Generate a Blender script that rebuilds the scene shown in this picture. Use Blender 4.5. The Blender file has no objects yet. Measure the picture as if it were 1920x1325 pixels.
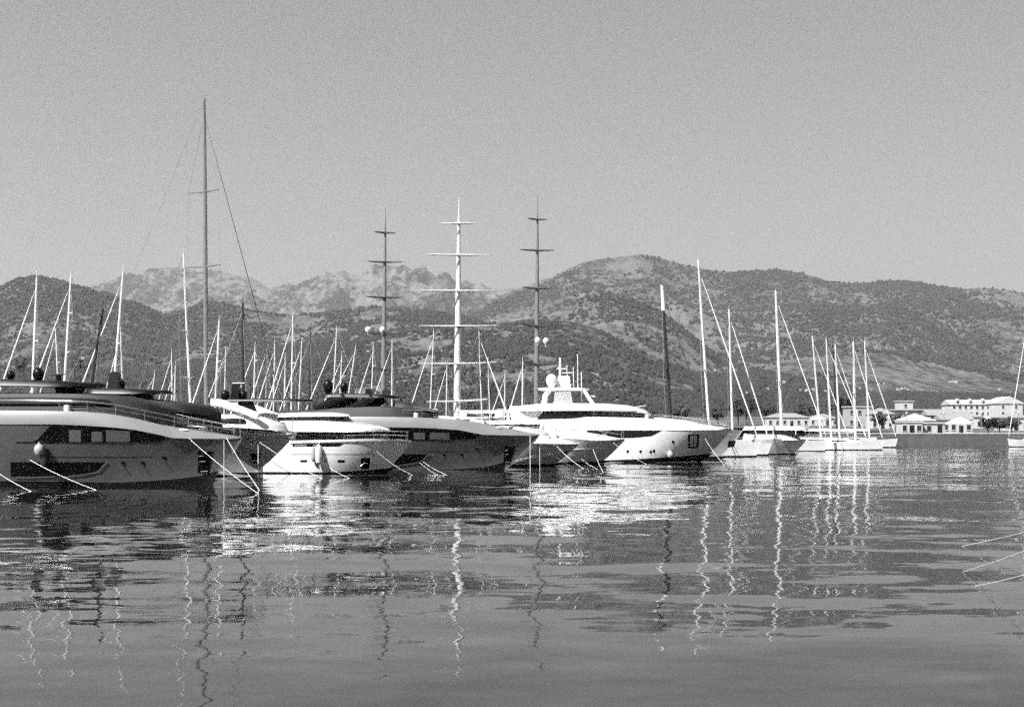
import bpy, math, random
import numpy as np
from mathutils import Vector, Matrix

# ------------------------------------------------------------------ camera, sky, sun, exposure
F = 2667.0; CX = 960.0; HY = 803.0; CH = 3.1            # focal length and horizon in photo pixels, eye height in metres
S = bpy.context.scene
cam_d = bpy.data.cameras.new('camera'); cam = bpy.data.objects.new('camera', cam_d)
S.collection.objects.link(cam); S.camera = cam
cam.location = (0, 0, CH); cam.rotation_euler = (math.radians(90), 0, 0)
cam_d.sensor_width = 36.0; cam_d.lens = 36.0*F/1920; cam_d.shift_y = (HY-662.5)/1920
cam_d.clip_end = 60000; cam_d.clip_start = 0.3
SUN_EL, SUN_AZ = 48.0, -137.0       # degrees; azimuth measured from +Y towards +X
S.world = bpy.data.worlds.new('World'); S.world.use_nodes = True
wt = S.world.node_tree; wt.nodes.clear()
sky = wt.nodes.new('ShaderNodeTexSky'); sky.sky_type = 'NISHITA'; sky.sun_disc = False
sky.sun_elevation = math.radians(SUN_EL); sky.sun_rotation = math.radians(SUN_AZ)
sky.air_density = 1.0; sky.dust_density = 1.4; sky.altitude = 0
bw = wt.nodes.new('ShaderNodeRGBToBW'); bg = wt.nodes.new('ShaderNodeBackground'); bg.inputs[1].default_value = 0.066
wo = wt.nodes.new('ShaderNodeOutputWorld')
wt.links.new(sky.outputs[0], bw.inputs[0]); wt.links.new(bw.outputs[0], bg.inputs[0]); wt.links.new(bg.outputs[0], wo.inputs[0])
sd = bpy.data.lights.new('sun', 'SUN'); sd.energy = 5.0; sd.angle = math.radians(0.53); sd.color = (1, 1, 1)
sun = bpy.data.objects.new('sun', sd); S.collection.objects.link(sun)
_e, _a = math.radians(SUN_EL), math.radians(SUN_AZ)
SUNV = Vector((math.sin(_a)*math.cos(_e), math.cos(_a)*math.cos(_e), math.sin(_e)))
sun.rotation_euler = SUNV.to_track_quat('Z', 'Y').to_euler()
vs = S.view_settings; vs.view_transform = 'Standard'; vs.look = 'None'; vs.gamma = 1.0; vs.exposure = 0.8
vs.use_curve_mapping = False
S.cycles.use_denoising = False
S.cycles.use_adaptive_sampling = True; S.cycles.adaptive_threshold = 0.12; S.cycles.adaptive_min_samples = 10
S.cycles.max_bounces = 6; S.cycles.volume_bounces = 0; S.cycles.transparent_max_bounces = 8
S.cycles.sample_clamp_indirect = 1.4
S.cycles.blur_glossy = 4.0
S.cycles.caustics_reflective = False; S.cycles.caustics_refractive = False
RND = random.Random(7)

# ------------------------------------------------------------------ materials (a black and white photograph: greys)
MATS = {}
def mat(name, v, rough=0.5, metal=0.0, var=0.12, scale=1.5, bump=0.0, spec=0.5, coat=0.0, v2=None, thr=None):
    if name in MATS: return MATS[name]
    m = bpy.data.materials.new(name); m.use_nodes = True; t = m.node_tree
    p = t.nodes['Principled BSDF']
    p.inputs['Roughness'].default_value = rough; p.inputs['Metallic'].default_value = metal
    p.inputs['Specular IOR Level'].default_value = spec; p.inputs['Coat Weight'].default_value = coat
    p.inputs['Coat Roughness'].default_value = 0.05
    tc = t.nodes.new('ShaderNodeTexCoord')
    n = t.nodes.new('ShaderNodeTexNoise'); n.inputs['Scale'].default_value = scale; n.inputs['Detail'].default_value = 6
    n.inputs['Roughness'].default_value = 0.62
    t.links.new(tc.outputs['Object'], n.inputs['Vector'])
    r = t.nodes.new('ShaderNodeValToRGB')
    lo, hi = (v*(1-var), v*(1+var)) if v2 is None else (v, v2)
    a, b = (0.32, 0.68) if thr is None else thr
    r.color_ramp.elements[0].position = a; r.color_ramp.elements[1].position = b
    r.color_ramp.elements[0].color = (lo, lo, lo, 1); r.color_ramp.elements[1].color = (hi, hi, hi, 1)
    t.links.new(n.outputs['Fac'], r.inputs[0]); t.links.new(r.outputs[0], p.inputs['Base Color'])
    if bump:
        b = t.nodes.new('ShaderNodeBump'); b.inputs['Strength'].default_value = bump; b.inputs['Distance'].default_value = 0.1
        t.links.new(n.outputs['Fac'], b.inputs['Height']); t.links.new(b.outputs[0], p.inputs['Normal'])
    MATS[name] = m
    return m
WHITE = mat('white_gelcoat', 0.80, 0.25, var=0.05, coat=0.5)
WHITE2 = mat('aged_white_gelcoat', 0.62, 0.35, var=0.08)
SILVER = mat('silver_paint', 0.21, 0.4, metal=0.1, var=0.06, coat=0.2)
GREYHULL = mat('grey_metallic_hull', 0.15, 0.40, metal=0.1, var=0.14, coat=0.4)
PALEHULL = mat('pale_grey_hull', 0.5, 0.3, var=0.06, coat=0.6)
BLACK = mat('black_gloss', 0.005, 0.35, var=0.2, spec=0.2)
DARK = mat('charcoal_paint', 0.016, 0.5, var=0.25, spec=0.2)
GLASS = mat('tinted_glass', 0.008, 0.06, var=0.2)
GLASS2 = mat('pale_panel_on_glass', 0.22, 0.3, var=0.12, scale=4)  # pale panels on glass; on the grey yachts they paint in reflections
BOOT = mat('antifouling', 0.006, 0.7, var=0.3, spec=0.2)
STEEL = mat('polished_steel', 0.6, 0.22, metal=0.9, var=0.08)
ALU = mat('painted_alloy_spar', 0.72, 0.35, var=0.06)
GREYALU = mat('darkened_alloy_spar', 0.18, 0.4, var=0.1)  # base colour darkened to carry the giant mast's shadowed side
CARBON = mat('carbon_spar', 0.02, 0.4, var=0.2)
TEAK = mat('teak_deck', 0.28, 0.7, var=0.15, scale=6)
CANVAS = mat('sail_cloth', 0.66, 0.8, var=0.08, scale=5)
DARKCANVAS = mat('dark_sail_cover', 0.05, 0.8, var=0.2, scale=5)
ROPE = mat('white_mooring_rope', 0.6, 0.8, var=0.12, scale=20)
RUBBER = mat('black_rubber', 0.02, 0.6, var=0.2)
FENDER = mat('grey_fender', 0.35, 0.55, var=0.12)
CONC = mat('quay_concrete', 0.09, 0.9, var=0.3, scale=0.6, bump=0.3)
CAP = mat('quay_coping', 0.5, 0.85, var=0.15, scale=1.0)
STUCCO = mat('white_stucco', 0.5, 0.9, var=0.07, scale=0.8)
STUCCO2 = mat('cream_stucco', 0.36, 0.9, var=0.09, scale=0.8)
ROOFM = mat('pale_roof_tiles', 0.26, 0.9, var=0.2, scale=3)
ROOFW = mat('white_roof', 0.45, 0.8, var=0.06, scale=1)
PANE = mat('window_pane', 0.03, 0.1, var=0.3)
BARK = mat('bark', 0.09, 0.95, var=0.3, scale=4)
LEAF = mat('leaf', 0.05, 0.7, var=0.45, scale=0.9)
PALML = mat('palm_frond', 0.055, 0.6, var=0.4, scale=1.2)
LANDM = mat('scrub_ground', 0.05, 0.95, v2=0.14, scale=0.02, thr=(0.4, 0.7))

# ------------------------------------------------------------------ mesh builder
COL = S.collection
class MB:
    def __init__(s): s.v = []; s.f = []
    def add(s, vs, fs):
        o = len(s.v); s.v += [tuple(p) for p in vs]; s.f += [tuple(i+o for i in f) for f in fs]; return s
    def box(s, x0, x1, y0, y1, z0, z1):
        return s.add([(x0,y0,z0),(x1,y0,z0),(x1,y1,z0),(x0,y1,z0),(x0,y0,z1),(x1,y0,z1),(x1,y1,z1),(x0,y1,z1)],
                     [(0,3,2,1),(4,5,6,7),(0,1,5,4),(1,2,6,5),(2,3,7,6),(3,0,4,7)])
    def tube(s, pts, rad, n=6, flat=1.0):
        pts = [Vector(p) for p in pts]
        if not hasattr(rad, '__len__'): rad = [rad]*len(pts)
        vs, fs = [], []
        for i, p in enumerate(pts):
            d = (pts[min(i+1, len(pts)-1)] - pts[max(i-1, 0)]).normalized()
            a = d.cross(Vector((0,0,1)))
            if a.length < 1e-3: a = d.cross(Vector((0,1,0)))
            a.normalize(); b = d.cross(a)
            for k in range(n):
                t = 2*math.pi*k/n
                vs.append(p + a*math.cos(t)*rad[i] + b*math.sin(t)*rad[i]*flat)
        for i in range(len(pts)-1):
            for k in range(n):
                k2 = (k+1) % n
                fs.append((i*n+k, i*n+k2, (i+1)*n+k2, (i+1)*n+k))
        fs.append(tuple(range(n-1, -1, -1))); fs.append(tuple((len(pts)-1)*n+k for k in range(n)))
        return s.add(vs, fs)
    def lathe(s, prof, c=(0,0,0), n=16):
        vs, fs = [], []
        for r, z in prof:
            for k in range(n):
                t = 2*math.pi*k/n; vs.append((c[0]+r*math.cos(t), c[1]+r*math.sin(t), c[2]+z))
        m = len(prof)
        for i in range(m-1):
            for k in range(n):
                k2 = (k+1) % n; fs.append((i*n+k, i*n+k2, (i+1)*n+k2, (i+1)*n+k))
        fs.append(tuple(range(n-1, -1, -1))); fs.append(tuple((m-1)*n+k for k in range(n)))
        return s.add(vs, fs)
    def dome(s, c, r, tall=1.0, n=16):
        prof = [(r*.55, -r*tall)] + [(r*math.cos(a), r*tall*math.sin(a)) for a in [math.radians(x) for x in (-45,-25,0,20,40,58,74,85)]] + [(r*.02, r*tall)]
        return s.lathe(prof, c, n)
    def rings(s, rings, caps=True, closed=True):
        n = len(rings[0]); vs = [p for r in rings for p in r]; fs = []
        for i in range(len(rings)-1):
            for k in range(n if closed else n-1):
                k2 = (k+1) % n; fs.append((i*n+k, i*n+k2, (i+1)*n+k2, (i+1)*n+k))
        if caps:
            fs.append(tuple(range(n-1, -1, -1))); fs.append(tuple((len(rings)-1)*n+k for k in range(n)))
        return s.add(vs, fs)
    def mesh(s, name, m, smooth=True):
        me = bpy.data.meshes.new(name); me.from_pydata(s.v, [], s.f); me.materials.append(m)
        if smooth:
            me.polygons.foreach_set('use_smooth', [True]*len(me.polygons)); me.set_sharp_from_angle(angle=math.radians(38))
        me.update(); return me
    def build(s, name, m, parent=None, smooth=True):
        o = bpy.data.objects.new(name, s.mesh(name, m, smooth)); COL.objects.link(o); o.parent = parent; return o
def tag(o, label, cat, group=None):
    o['label'] = label; o['category'] = cat
    if group: o['group'] = group
    return o
def struct(o): o['kind'] = 'structure'; return o
def thing(name, label, cat, loc=(0,0,0), rz=0.0, group=None):
    o = bpy.data.objects.new(name, None); COL.objects.link(o); o.location = loc; o.rotation_euler = (0,0,rz); o.empty_display_size = 0.3
    return tag(o, label, cat, group)
def W(px, py, Y):                    # a photo pixel at depth Y as a world point
    return Vector(((px-CX)/F*Y, Y, CH+(HY-py)/F*Y))
def interp(xs, pts):
    return np.interp(xs, [p[0] for p in pts], [p[1] for p in pts])
def resample(pts, n):
    pts = np.array(pts, float); d = np.r_[0, np.cumsum(np.hypot(*np.diff(pts, axis=0).T))]
    t = np.linspace(0, d[-1], n); return np.c_[np.interp(t, d, pts[:,0]), np.interp(t, d, pts[:,1])]

# ------------------------------------------------------------------ value noise for terrain
def vnoise(x, y, seed):
    xi, yi = np.floor(x).astype(np.int64), np.floor(y).astype(np.int64); xf, yf = x-xi, y-yi
    u, v = xf*xf*xf*(xf*(xf*6-15)+10), yf*yf*yf*(yf*(yf*6-15)+10)
    def h(a, b):
        k = (a*374761393 + b*668265263 + seed*1442695041) & 0xffffffff
        k = ((k ^ (k >> 13))*1274126177) & 0xffffffff
        return ((k ^ (k >> 16)) & 0xffff)/65535.0
    return (h(xi,yi)*(1-u)+h(xi+1,yi)*u)*(1-v) + (h(xi,yi+1)*(1-u)+h(xi+1,yi+1)*u)*v
def fbm(x, y, seed, oct=5, ridged=False):
    s = np.zeros_like(x); a = 0.5
    for i in range(oct):
        n = vnoise(x*2**i, y*2**i, seed+i*17)
        s += a*((1-np.abs(2*n-1)) if ridged else n); a *= 0.5
    return s
def grid_obj(name, X, Y, Z, m):
    r, c = X.shape; me = bpy.data.meshes.new(name)
    idx = np.arange(r*c).reshape(r, c)
    q = np.stack([idx[:-1,:-1], idx[:-1,1:], idx[1:,1:], idx[1:,:-1]], -1).reshape(-1, 4)
    me.vertices.add(r*c); me.vertices.foreach_set('co', np.stack([X, Y, Z], -1).astype(np.float32).ravel())
    me.loops.add(q.size); me.loops.foreach_set('vertex_index', q.ravel().astype(np.int32))
    me.polygons.add(len(q)); me.polygons.foreach_set('loop_start', np.arange(0, q.size, 4, dtype=np.int32))
    me.polygons.foreach_set('use_smooth', np.ones(len(q), bool))
    me.update(calc_edges=True); me.materials.append(m)
    o = bpy.data.objects.new(name, me); COL.objects.link(o); return o

# ------------------------------------------------------------------ water
def water_material():
    m = bpy.data.materials.new('harbour_water'); m.use_nodes = True; t = m.node_tree; N = t.nodes; K = t.links
    p = N['Principled BSDF']; p.inputs['Base Color'].default_value = (0.009,0.009,0.009,1)
    p.inputs['Roughness'].default_value = 0.03; p.inputs['IOR'].default_value = 1.333
    g = N.new('ShaderNodeNewGeometry')
    def slopes(scale, sx, amp, detail, w):
        mp = N.new('ShaderNodeMapping'); mp.inputs['Scale'].default_value = (scale*sx, scale, scale)
        mp.inputs['Location'].default_value = (w*3.1, w*7.7, w)
        K.new(g.outputs['Position'], mp.inputs['Vector'])
        n = N.new('ShaderNodeTexNoise'); n.inputs['Scale'].default_value = 1; n.inputs['Detail'].default_value = detail
        n.inputs['Roughness'].default_value = 0.5
        K.new(mp.outputs[0], n.inputs['Vector'])
        s = N.new('ShaderNodeVectorMath'); s.operation = 'SUBTRACT'; s.inputs[1].default_value = (0.5,0.5,0.5)
        K.new(n.outputs['Color'], s.inputs[0])
        k = N.new('ShaderNodeVectorMath'); k.operation = 'SCALE'; k.inputs['Scale'].default_value = amp
        K.new(s.outputs[0], k.inputs[0]); return k
    a = slopes(0.24, 0.5, 0.075, 1.0, 1.0)          # slow swell
    b = slopes(0.85, 0.5, 0.085, 2.0, 2.0)          # short wavelets
    c = slopes(3.4, 0.55, 0.035, 2.0, 3.0)           # fine ripple
    # wind patches: where the light breeze roughens the surface
    mp = N.new('ShaderNodeMapping'); mp.inputs['Scale'].default_value = (0.012, 0.035, 0.03); mp.inputs['Location'].default_value = (3.3, 0.45, 0)
    K.new(g.outputs['Position'], mp.inputs['Vector'])
    pn = N.new('ShaderNodeTexNoise'); pn.inputs['Scale'].default_value = 1; pn.inputs['Detail'].default_value = 2
    K.new(mp.outputs[0], pn.inputs['Vector'])
    rg = N.new('ShaderNodeMapRange'); rg.inputs['From Min'].default_value = 0.38; rg.inputs['From Max'].default_value = 0.62
    rg.inputs['To Min'].default_value = 0.35; rg.inputs['To Max'].default_value = 1.15
    K.new(pn.outputs['Fac'], rg.inputs['Value'])
    bc = N.new('ShaderNodeVectorMath'); bc.operation = 'ADD'; K.new(b.outputs[0], bc.inputs[0]); K.new(c.outputs[0], bc.inputs[1])
    bs = N.new('ShaderNodeVectorMath'); bs.operation = 'SCALE'; K.new(bc.outputs[0], bs.inputs[0]); K.new(rg.outputs[0], bs.inputs['Scale'])
    ad = N.new('ShaderNodeVectorMath'); ad.operation = 'ADD'; K.new(a.outputs[0], ad.inputs[0]); K.new(bs.outputs[0], ad.inputs[1])
    ml = N.new('ShaderNodeVectorMath'); ml.operation = 'MULTIPLY'; ml.inputs[1].default_value = (1,1,0); K.new(ad.outputs[0], ml.inputs[0])
    up = N.new('ShaderNodeVectorMath'); up.operation = 'ADD'; up.inputs[1].default_value = (0,0,1); K.new(ml.outputs[0], up.inputs[0])
    nm = N.new('ShaderNodeVectorMath'); nm.operation = 'NORMALIZE'; K.new(up.outputs[0], nm.inputs[0])
    K.new(nm.outputs[0], p.inputs['Normal']); return m
wm = MB().add([(-2500,-40,0),(2500,-40,0),(2500,2500,0),(-2500,2500,0)], [(0,1,2,3)])
struct(wm.build('water', water_material(), None, False))

# ------------------------------------------------------------------ ground and mountains
def terrain_material(name, dark, light, scale, lo, hi, fine):
    m = bpy.data.materials.new(name); m.use_nodes = True; t = m.node_tree; N = t.nodes; K = t.links
    p = N['Principled BSDF']; p.inputs['Roughness'].default_value = 0.95; p.inputs['Specular IOR Level'].default_value = 0.1
    g = N.new('ShaderNodeNewGeometry')
    def nz(sc, det, loc=(0,0,0)):
        mp = N.new('ShaderNodeMapping'); mp.inputs['Scale'].default_value = (sc, sc*.35, sc*1.2); mp.inputs['Location'].default_value = loc
        K.new(g.outputs['Position'], mp.inputs['Vector'])
        n = N.new('ShaderNodeTexNoise'); n.inputs['Scale'].default_value = 1; n.inputs['Detail'].default_value = det; n.inputs['Roughness'].default_value = 0.65
        K.new(mp.outputs[0], n.inputs['Vector']); return n
    n1 = nz(scale, 8); n2 = nz(fine, 4, (5,1,2))
    mx = N.new('ShaderNodeMath'); mx.operation = 'MULTIPLY_ADD'; mx.inputs[1].default_value = 0.8
    K.new(n2.outputs['Fac'], mx.inputs[0]); K.new(n1.outputs['Fac'], mx.inputs[2])
    r = N.new('ShaderNodeValToRGB'); r.color_ramp.elements[0].position = lo; r.color_ramp.elements[1].position = hi
    r.color_ramp.elements[0].color = (dark,)*3+(1,); r.color_ramp.elements[1].color = (light,)*3+(1,)
    K.new(mx.outputs[0], r.inputs[0]); K.new(r.outputs[0], p.inputs['Base Color'])
    b = N.new('ShaderNodeBump'); b.inputs['Strength'].default_value = 0.8; b.inputs['Distance'].default_value = 0.25/fine
    K.new(n2.outputs['Fac'], b.inputs['Height']); K.new(b.outputs[0], p.inputs['Normal']); return m
WOOD = []
def mountain(name, ridge, d0, d1, m, seed, wood=0, size=(4, 9), dens=.5, rough=0.30, gul=0.004, jag=0.0, p=1.15, x0=-700, x1=2620, nc=520, nr=110):
    px = np.linspace(x0, x1, nc); r = np.r_[np.linspace(0, 1, nr), np.linspace(1.03, 1.5, 14)]
    PX, R = np.meshgrid(px, r); Y = d0+(d1-d0)*R; X = (PX-CX)/F*Y
    py = interp(px, ridge); zr = (HY-py)/F*d1+CH
    zr = zr + jag*(fbm(px/37.0, px*0+seed, seed+90, 5, True)-0.55)*d1/F
    prof = np.where(R <= 1, np.clip(R,0,1)**p, np.clip(1-(R-1)*1.4, 0.2, 1))
    Z = zr[None,:]*prof
    env = np.where(R <= 1, np.clip(R*(1-R)*4, 0, 1)**0.7, 0)
    n = fbm(X*gul, Y*gul*0.55, seed, 6, True)-0.55
    n2 = fbm(X*gul*0.35+9, Y*gul*0.25, seed+40, 3)-0.5
    Z = Z + zr[None,:]*env*rough*(n+0.8*n2) - 6*(R < 0.02)
    o = grid_obj(name, X, Y, Z, m); struct(o)
    if wood:
        g = np.random.default_rng(seed); k = wood
        pc = g.uniform((-150-x0)/(x1-x0)*(nc-1), (2070-x0)/(x1-x0)*(nc-1), k); rr_ = g.uniform(0.02, 1.0, k)**0.8*(nr-1)
        i0, j0 = np.floor(rr_).astype(int), np.floor(pc).astype(int); fi, fj = rr_-i0, pc-j0
        i1 = np.minimum(i0+1, nr-1); bil = lambda A: (A[i0,j0]*(1-fi)+A[i1,j0]*fi)*(1-fj)+(A[i0,j0+1]*(1-fi)+A[i1,j0+1]*fi)*fj
        wx, wy, wz = bil(X), bil(Y), bil(Z)
        dn = fbm(wx*.0028, wy*.0013, seed+7, 6)*.85+fbm(wx*.02, wy*.011, seed+8, 3)*.3
        keep = dn > dens+g.uniform(-.10, .10, k); WOOD.append((wx[keep], wy[keep], wz[keep], size[0]*.62+(size[1]*1.0-size[0]*.62)*g.uniform(0, 1, keep.sum())**2.6))
    return o
ROCK = terrain_material('limestone_and_scrub', 0.02, 0.19, 0.005, 0.82, 1.0, 0.025)
FOR = terrain_material('wooded_slope', 0.02, 0.15, 0.0028, 0.78, 1.08, 0.06)
FOR2 = terrain_material('dry_wooded_slope', 0.03, 0.17, 0.0045, 0.76, 1.08, 0.06)
mountain('mountain', [(-700,560),(0,560),(160,545),(190,532),(240,511),(300,505),(330,500),(365,507),(400,509),(440,514),(470,524),(505,536),(530,535),(560,528),(600,517),(640,510),(675,517),(700,503),(735,499),(760,503),(800,512),(840,525),(880,541),(940,548),(1100,560),(2620,600)], 4600, 9500, ROCK, 3, 0, (4,9), .5, 0.46, 0.0021, jag=20, nc=900, nr=160)
mountain('mountain', [(-700,640),(600,660),(800,612),(870,588),(930,556),(1000,531),(1035,519),(1070,501),(1100,490),(1140,483),(1200,477),(1240,484),(1265,492),(1290,498),(1320,506),(1350,510),(1400,508),(1450,504),(1480,509),(1560,527),(1600,531),(1650,528),(1690,526),(1730,529),(1760,538),(1800,540),(1850,539),(1900,547),(2000,552),(2620,620)], 2400, 5200, FOR, 11, 130000, (4,8), 0.57, 0.40, 0.0016, jag=5)
mountain('mountain', [(-700,540),(-60,560),(0,540),(30,525),(70,520),(105,526),(150,538),(220,556),(270,575),(310,592),(345,585),(385,567),(420,570),(470,585),(530,592),(600,588),(680,577),(740,573),(800,580),(860,592),(930,612),(1100,660),(2620,740)], 1700, 3300, FOR, 23, 120000, (2.8,6), 0.49, 0.30, 0.0022, jag=4)
mountain('mountain', [(-700,700),(760,690),(840,640),(890,607),(960,582),(1020,570),(1060,556),(1100,547),(1140,550),(1190,562),(1230,580),(1270,607),(1310,640),(1350,672),(1420,690),(1480,670),(1560,664),(1640,657),(1720,672),(1800,690),(1920,705),(2620,720)], 1500, 3000, FOR2, 31, 60000, (2.6,6), 0.64, 0.30, 0.0022, jag=4)
mountain('mountain', [(-700,690),(0,700),(300,690),(420,675),(520,655),(600,640),(680,641),(740,628),(800,614),(860,610),(930,606),(1000,598),(1060,600),(1110,612),(1170,640),(1230,672),(1300,700),(1350,704),(1420,696),(1470,703),(1540,720),(1650,735),(1800,742),(2620,745)], 1000, 2100, FOR, 47, 120000, (2.2,4.6), 0.5, 0.26, 0.003, jag=4)
def woodland():
    o8 = np.array([(1,0,.35),(.25,.95,.5),(-.85,.45,.3),(-.7,-.65,.55),(.35,-.9,.3),(.1,.05,1.25),(0,0,-.6)]); fc = np.array([(0,1,5),(1,2,5),(2,3,5),(3,4,5),(4,0,5),(1,0,6),(2,1,6),(3,2,6),(4,3,6),(0,4,6)])
    for wx, wy, wz, sz in WOOD:
        n = len(wx); g = np.random.default_rng(n); a = g.uniform(0, 6.28, n); c, s_ = np.cos(a), np.sin(a); jt = g.uniform(.7, 1.3, (n, 7, 3))
        P = o8[None]*jt; Q = np.stack([P[:,:,0]*c[:,None]-P[:,:,1]*s_[:,None], P[:,:,0]*s_[:,None]+P[:,:,1]*c[:,None], P[:,:,2]], -1)*sz[:,None,None]
        Q += np.stack([wx, wy, wz], -1)[:,None,:]; f = (fc[None]+(np.arange(n)*7)[:,None,None]).reshape(-1, 3)
        me = bpy.data.meshes.new('woodland'); me.vertices.add(n*7); me.vertices.foreach_set('co', Q.astype(np.float32).ravel())
        me.loops.add(f.size); me.loops.foreach_set('vertex_index', f.ravel().astype(np.int32)); me.polygons.add(len(f))
        me.polygons.foreach_set('loop_start', np.arange(0, f.size, 3, dtype=np.int32)); me.polygons.foreach_set('use_smooth', np.ones(len(f), bool)); me.update(calc_edges=True)
        me.materials.append(WOODM); o = bpy.data.objects.new('woodland', me); COL.objects.link(o); o['kind'] = 'stuff'
WOODM = mat('distant_foliage', 0.036, 0.9, var=0.4, scale=0.02, spec=0.1)
woodland()
def ground_z(X, Y):
    return 1.9 + np.maximum(0, np.asarray(Y)-330)*0.013
gx, gy = np.meshgrid(np.linspace(-1800, 1800, 90), np.r_[462, np.linspace(480, 1300, 40)])
struct(grid_obj('ground', gx, gy, ground_z(gx, gy)-0.3*(gy < 470), LANDM))
gx, gy = np.meshgrid(np.linspace(92, 900, 60), np.linspace(281, 478, 30))
struct(grid_obj('ground', gx, gy, ground_z(gx, gy)+0.12*(fbm(gx*.1, gy*.1, 5)-.5), LANDM))

# ------------------------------------------------------------------ quay, pier
q = MB().box(60, 900, 275, 292, -2, 2.05)
qo = struct(q.build('quay', CONC, None, False))
k = MB()
for i in range(84): k.box(60+i*10+.02, 70+i*10-.02, 274.9, 276.0, 2.052, 2.25)
ko = k.build('coping', CAP, qo, False); ko['kind'] = 'stuff'
PA, PB = Vector((-49, 76, 0)), Vector((55, 224, 0))
pd = (PB-PA).normalized(); pn = Vector((-pd.y, pd.x, 0))
pm = MB(); cs = [PA, PB, PB+pn*3, PA+pn*3]
pm.add([(c.x, c.y, 0.45) for c in cs]+[(c.x, c.y, 0.95) for c in cs], [(0,1,2,3),(4,5,6,7),(0,1,5,4),(1,2,6,5),(2,3,7,6),(3,0,4,7)])
po = struct(pm.build('pier', CAP, None, False))
for i in range(15):
    c = PA.lerp(PB, (i+.5)/15)+pn*1.5
    MB().tube([(c.x, c.y, -3), (c.x, c.y, 0.46)], 0.3, 8).build('pile', CONC, po)

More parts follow.
